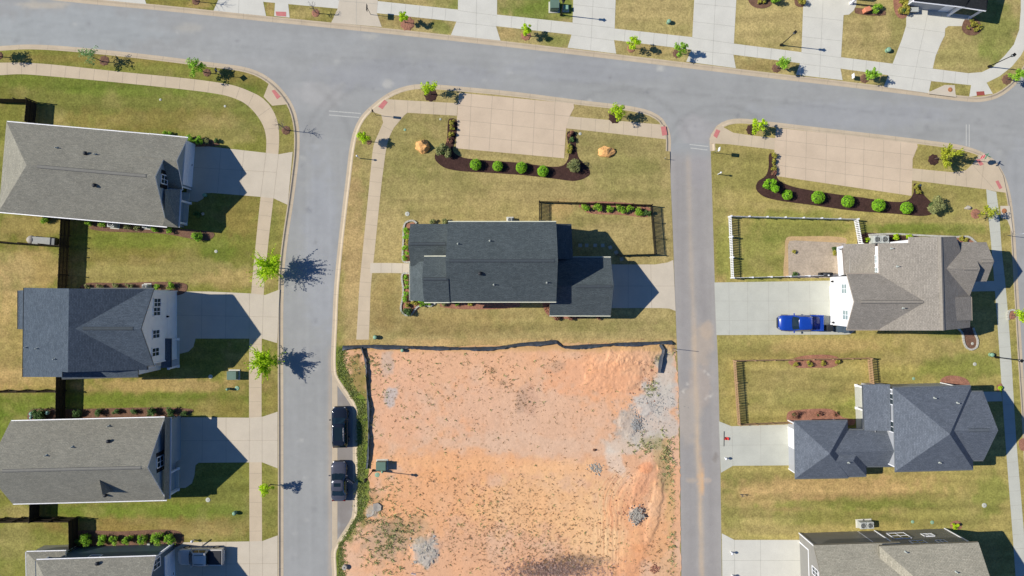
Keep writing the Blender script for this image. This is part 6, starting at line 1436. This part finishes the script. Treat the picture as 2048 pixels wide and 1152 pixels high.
# ================================================================== VEHICLES
def vehicle(px, py, rz, label, paint, kind='suv', Lg=4.85, Wd=1.92, Ht=1.72, door=False):
    """local +X is forward"""
    b = P(px, py); root = empty({'suv': 'suv_car', 'sedan': 'sedan_car', 'pickup': 'pickup_truck'}[kind], Vector((b.x, b.y, 0.0 if kind != 'pickup' else .14)), label, {'suv': 'SUV', 'sedan': 'car', 'pickup': 'pickup'}[kind], 'parked vehicles', rz)
    hl, hw = Lg / 2, Wd / 2; pm = M[paint]
    if kind == 'suv': hood, belt, deck = .98, 1.05, 1.02; x1, x2, x3, x4 = hl - 1.25, hl - 1.95, -hl + .62, -hl + .12
    elif kind == 'sedan': hood, belt, deck = .86, .92, .95; x1, x2, x3, x4 = hl - 1.42, hl - 2.15, -hl + 1.45, -hl + .72
    else: hood, belt, deck = 1.08, 1.15, 1.15; x1, x2, x3, x4 = hl - 1.55, hl - 2.2, hl - 3.72, hl - 3.85
    def wid(x):
        u = abs(x) / hl; return hw * (1 - .30 * max(0, (u - .72) / .28) ** 2.2 - .02 * u)
    def top(x):
        if x > x1: t = (x - x1) / (hl - x1); return hood + .06 * (1 - t) - .30 * max(0, (t - .55) / .45) ** 2
        if x < x4 and kind != 'pickup': t = (x4 - x) / max(hl + x4, .05); return deck - .12 * t - .18 * max(0, (t - .6) / .4) ** 2
        return belt
    xb = x4 if kind == 'pickup' else -hl
    N = 30; xs = [xb + (hl - xb) * i / N for i in range(N + 1)]; V = []; F = []
    for x in xs:
        w = wid(x); z = top(x); e = max(0, (abs(x) / hl - .93) / .07); cr = .05 * (1 - e)
        sec = [(w * .90, .30 + .14 * e), (w * .985, .48), (w, .68), (w * .985, z - .16), (w * .93, z - .05), (w * .80, z), (w * .45, z + cr * .7), (0, z + cr)]
        V += [(x, y, q) for y, q in sec] + [(x, -y, q) for y, q in sec[-2::-1]]
    m = 15
    for i in range(N):
        for k in range(m - 1): F.append((i * m + k, i * m + m + k, i * m + m + k + 1, i * m + k + 1))
    F.append([N * m + k for k in range(m)]); F.append([k for k in range(m)][::-1])
    body = MB(); body.add(V, F, 0, True)
    body.box(((xb + hl) / 2, 0, .36), (hl - xb - .5, Wd * .84, .2))
    if kind == 'pickup':
        # open bed: side walls, floor, front wall, tailgate
        bl = x4 + hl; bt = belt - .02
        for sg in (1, -1): body.bbox(((x4 - hl) / 2, sg * (hw - .09), (.5 + bt) / 2), (bl, .17, bt - .45), .04)
        body.bbox((-hl + .05, 0, (.55 + bt) / 2), (.1, Wd - .3, bt - .55), .03); body.box(((x4 - hl) / 2, 0, .62), (bl - .05, Wd - .3, .08))
        for k in range(7): body.box(((x4 - hl) / 2, -.6 + k * .2, .675), (bl - .2, .07, .03))
    # hood crease lines and seams
    if kind != 'x':
        cb = MB()
        for sg in (1, -1): cb.tube([(x1 + .02, sg * hw * .62, top(x1) + .018), (hl - .45, sg * hw * .50, top(hl - .45) + .02)], .012, 4)
        body.add(cb.v, cb.f, 0, True); bo = body.build('body', pm, root)
    wb, wr = hw * .90, hw * (.70 if kind != 'pickup' else .74); zb = belt - .03
    cab = MB(); lv = [(zb, x1, x4, wb), (zb + (Ht - zb) * .5, x1 + (x2 - x1) * .55, x4 + (x3 - x4) * .5, (wb + wr) / 2 + .03), (Ht - .09, x2 + .06, x3 - .04, wr + .05), (Ht - .02, x2 - .08, x3 + .10, wr - .05), (Ht, x2 - .3, x3 + .3, wr - .22)]
    V = []
    for z, xa, xc, w in lv:
        xm = (xa + xc) / 2
        V += [(xa - .10, w, z), (xa, w * .5, z), (xa, -w * .5, z), (xa - .10, -w, z), (xm, -w - .02, z), (xc + .06, -w, z), (xc, -w * .5, z), (xc, w * .5, z), (xc + .06, w, z), (xm, w + .02, z)]
    n = 10; F = [(j * n + k, j * n + n + k, j * n + n + (k + 1) % n, j * n + (k + 1) % n) for j in range(len(lv) - 1) for k in range(n)]; F.append([(len(lv) - 1) * n + k for k in range(n)][::-1])
    cab.add(V, F, 0, True); cab.build('cabin', pm, root)
    def pane(name, pts, off):
        o = Vector(off); g = MB(); g.face([Vector(p) + o for p in pts]); me = g.build(name, M['cglass'], root); return me
    z0, z1 = zb + .05, Ht - .10; f0, f1 = .06, .94
    lx = lambda a, c, t: a + (c - a) * t
    wsx0, wsx1 = x1 - .02, x2 + .07
    pane('windshield', [(wsx0 - .07, wb * .93, z0), (wsx0 + .03, wb * .45, z0), (wsx0 + .03, -wb * .45, z0), (wsx0 - .07, -wb * .93, z0), (wsx1 - .08, -wr * .95, z1), (wsx1, -wr * .5, z1), (wsx1, wr * .5, z1), (wsx1 - .08, wr * .95, z1)], (.035, 0, .025))
    rx0, rx1 = x4 + .02, x3 - .05
    pane('rear_window', [(rx0 + .05, -wb * .9, z0), (rx0 - .01, -wb * .45, z0), (rx0 - .01, wb * .45, z0), (rx0 + .05, wb * .9, z0), (rx1 + .06, wr * .92, z1), (rx1, wr * .5, z1), (rx1, -wr * .5, z1), (rx1 + .06, -wr * .92, z1)], (-.04, 0, .025))
    xa0, xa1, xc0, xc1 = x1 - .28, x2 - .05, x4 + .32, x3 + .12
    for sg in (1, -1):
        for u0, u1 in ((.0, .47), (.53, 1.0)):
            pane('side_window', [(lx(xa0, xc0, u0), sg * (wb + .015), z0 + .03), (lx(xa0, xc0, u1), sg * (wb + .015), z0 + .03), (lx(xa1, xc1, u1), sg * (wr + .065), z1 - .03), (lx(xa1, xc1, u0), sg * (wr + .065), z1 - .03)][::sg], (0, sg * .03, .012))
    if kind == 'sedan': g = MB(); g.bbox((x2 - .48, 0, Ht + .002), (.44, wr * 1.25, .016), .007); g.build('sunroof', M['cglass'], root)
    if kind == 'suv':
        g = MB(); g.bbox(((x2 + x3) / 2 + .08, 0, Ht + .002), (x2 - x3 - .75, wr * 1.45, .016), .007); g.build('sunroof', M['cglass'], root)
        for sg in (1, -1): g = MB(); g.tube([(x2 - .3, sg * (wr - .05), Ht), (x2 - .4, sg * (wr - .05), Ht + .06), (x3 + .4, sg * (wr - .05), Ht + .06), (x3 + .3, sg * (wr - .05), Ht)], .02, 6); g.build('roof_rail', M['signm'], root)
        g = MB(); g.bbox((x3 - .02, 0, Ht - .03), (.3, wr * 1.7, .04), .015); g.build('spoiler', pm, root)
    for sg in (1, -1):
        g = MB(); g.bbox((x1 - .22, sg * (hw + .10), belt + .02), (.13, .24, .15), .04); g.build('mirror', pm, root)
        g = MB(); g.bbox((hl - .16, sg * hw * .62, hood - .25), (.24, .26, .10), .04, -sg * .5); g.build('headlight', M['lamp_w'], root)
        g = MB(); g.bbox((-hl + .10, sg * hw * (.70 if kind != 'pickup' else .92), deck - .22), (.16, .34 if kind != 'pickup' else .12, .14 if kind != 'pickup' else .4), .04, sg * .25 if kind != 'pickup' else 0); g.build('taillight', M['lamp_r'], root)
        for xw in (hl - .92, -hl + .95):
            g = MB(); r = .35 if kind != 'pickup' else .40; yw = sg * (hw - .11)
            g.tube([(xw, yw - .12, r), (xw, yw - .105, r), (xw, yw + .105, r), (xw, yw + .12, r)], [r * .88, r, r, r * .88], 20); t = g.build('tyre', M['tyre'], root); g = MB(); g.tube([(xw, yw + sg * .10, r), (xw, yw + sg * .125, r)], [r * .66, r * .6], 16); g.build('rim', M['rim'], t)
    g = MB(); g.bbox((hl - .02, 0, .55), (.12, Wd * .62, .34), .05); g.build('grille', M['dkgrey'], root); g = MB(); g.bbox((-hl + .02, 0, .5), (.14, Wd * .7, .22), .05); g.build('rear_bumper', M['dkgrey'] if kind == 'suv' else pm, root)
    for sg in (1, -1): g = MB(); g.tube([(x1 - .05, sg * .12, top(x1) + .05), (x1 - .3, sg * .5, top(x1) + .16)], .014, 4); g.build('wiper', M['black'], root)
    if door:
        # nearside front door swung open
        hx, hy = x1 - .55, -hw * .96; a = math.radians(-125); d = Vector((math.cos(a), math.sin(a), 0)); ln = 1.1; t = Vector((-d.y, d.x, 0)); p0 = Vector((hx, hy, 0)); g = MB()
        q = lambda u, z: p0 + d * u + Vector((0, 0, z))
        V = []
        for s_ in (-.04, .04):
            for u, z in ((0, .36), (ln, .36), (ln + .04, .7), (ln, .92), (0, .92)): V.append(q(u, z) + t * s_)
        g.add(V, [(0, 1, 2, 3, 4), (9, 8, 7, 6, 5)] + [(k, 5 + k, 5 + (k + 1) % 5, (k + 1) % 5) for k in range(5)]); dr = g.build('open_door', pm, root)
        g = MB(); g.tube([q(.05, .92), q(.45, Ht - .1), q(ln - .1, Ht - .12), q(ln - .02, .92)], .025, 6); g.build('door_frame', pm, dr)
    return root
vehicle(683,852,math.pi / 2 + .02,'black SUV parked in the kerbside bay','car_black','suv',4.85,1.93,1.72)
vehicle(680.5,959,math.pi / 2,'gunmetal grey car with an open door parked behind the black SUV','car_grey','sedan',4.75,1.86,1.43,door=True)
vehicle(1594,645,math.pi,'bright blue pickup truck parked on the pale driveway','car_blue','pickup',5.3,1.90,1.78)
r_ = vehicle(408,1107,math.pi,'pale sand pickup with a black bed cover in the shaded bottom left driveway','car_tan','pickup',5.4,1.92,1.82)
g = MB(); g.bbox((-1.72, 0, 1.16), (1.72, 1.66, .06), .02); g.build('bed_cover', M['dkgrey'], r_)
for sg in (1, -1): g = MB(); g.tube([(.3, sg * .55, 1.86), (-.75, sg * .55, 1.86)], .025, 6); g.build('roof_rail', M['black'], r_)
# ================================================================== LIGHT + CAMERA
w = bpy.data.worlds.new('World'); sc.world = w; w.use_nodes = True
nt = w.node_tree; bg = nt.nodes['Background']
sky = nt.nodes.new('ShaderNodeTexSky'); sky.sky_type = 'NISHITA'; sky.sun_disc = False
EL, SH = math.radians(39), math.radians(-6.6)          # shadows run towards +X, slightly -Y
sky.sun_elevation = EL; sky.sun_rotation = math.radians(276.6); sky.air_density = 1.0; sky.dust_density = .3; sky.ozone_density = 1.5
tint = nt.nodes.new('ShaderNodeMix'); tint.data_type = 'RGBA'; tint.blend_type = 'MULTIPLY'; tint.inputs['Factor'].default_value = 1.0
tint.inputs[7].default_value = (.62, 1.05, 1.75, 1)      # deep clear blue of the spring sky
nt.links.new(sky.outputs[0], tint.inputs[6]); nt.links.new(tint.outputs[2], bg.inputs[0]); bg.inputs[1].default_value = .05
sl = bpy.data.lights.new('sun', 'SUN'); sl.energy = 5.0; sl.angle = math.radians(.5); sl.color = (1, .955, .89)
so = bpy.data.objects.new('sun', sl); COL.objects.link(so)
d = Vector((math.cos(EL) * math.cos(SH), math.cos(EL) * math.sin(SH), -math.sin(EL)))
so.rotation_euler = d.to_track_quat('-Z', 'Y').to_euler(); so.location = (-60, 10, 60)
cam = bpy.data.cameras.new('camera'); co = bpy.data.objects.new('camera', cam); COL.objects.link(co)
co.location = (0, 0, HC); co.rotation_euler = (0, 0, 0)
cam.sensor_fit = 'HORIZONTAL'; cam.sensor_width = 36; cam.lens = 36 * HC / (2048 * S0); cam.clip_end = 3000; cam.clip_start = .5
sc.camera = co
sc.view_settings.view_transform = 'Standard'; sc.view_settings.look = 'None'; sc.view_settings.exposure = 0; sc.view_settings.gamma = 1
sc.render.engine = 'CYCLES'
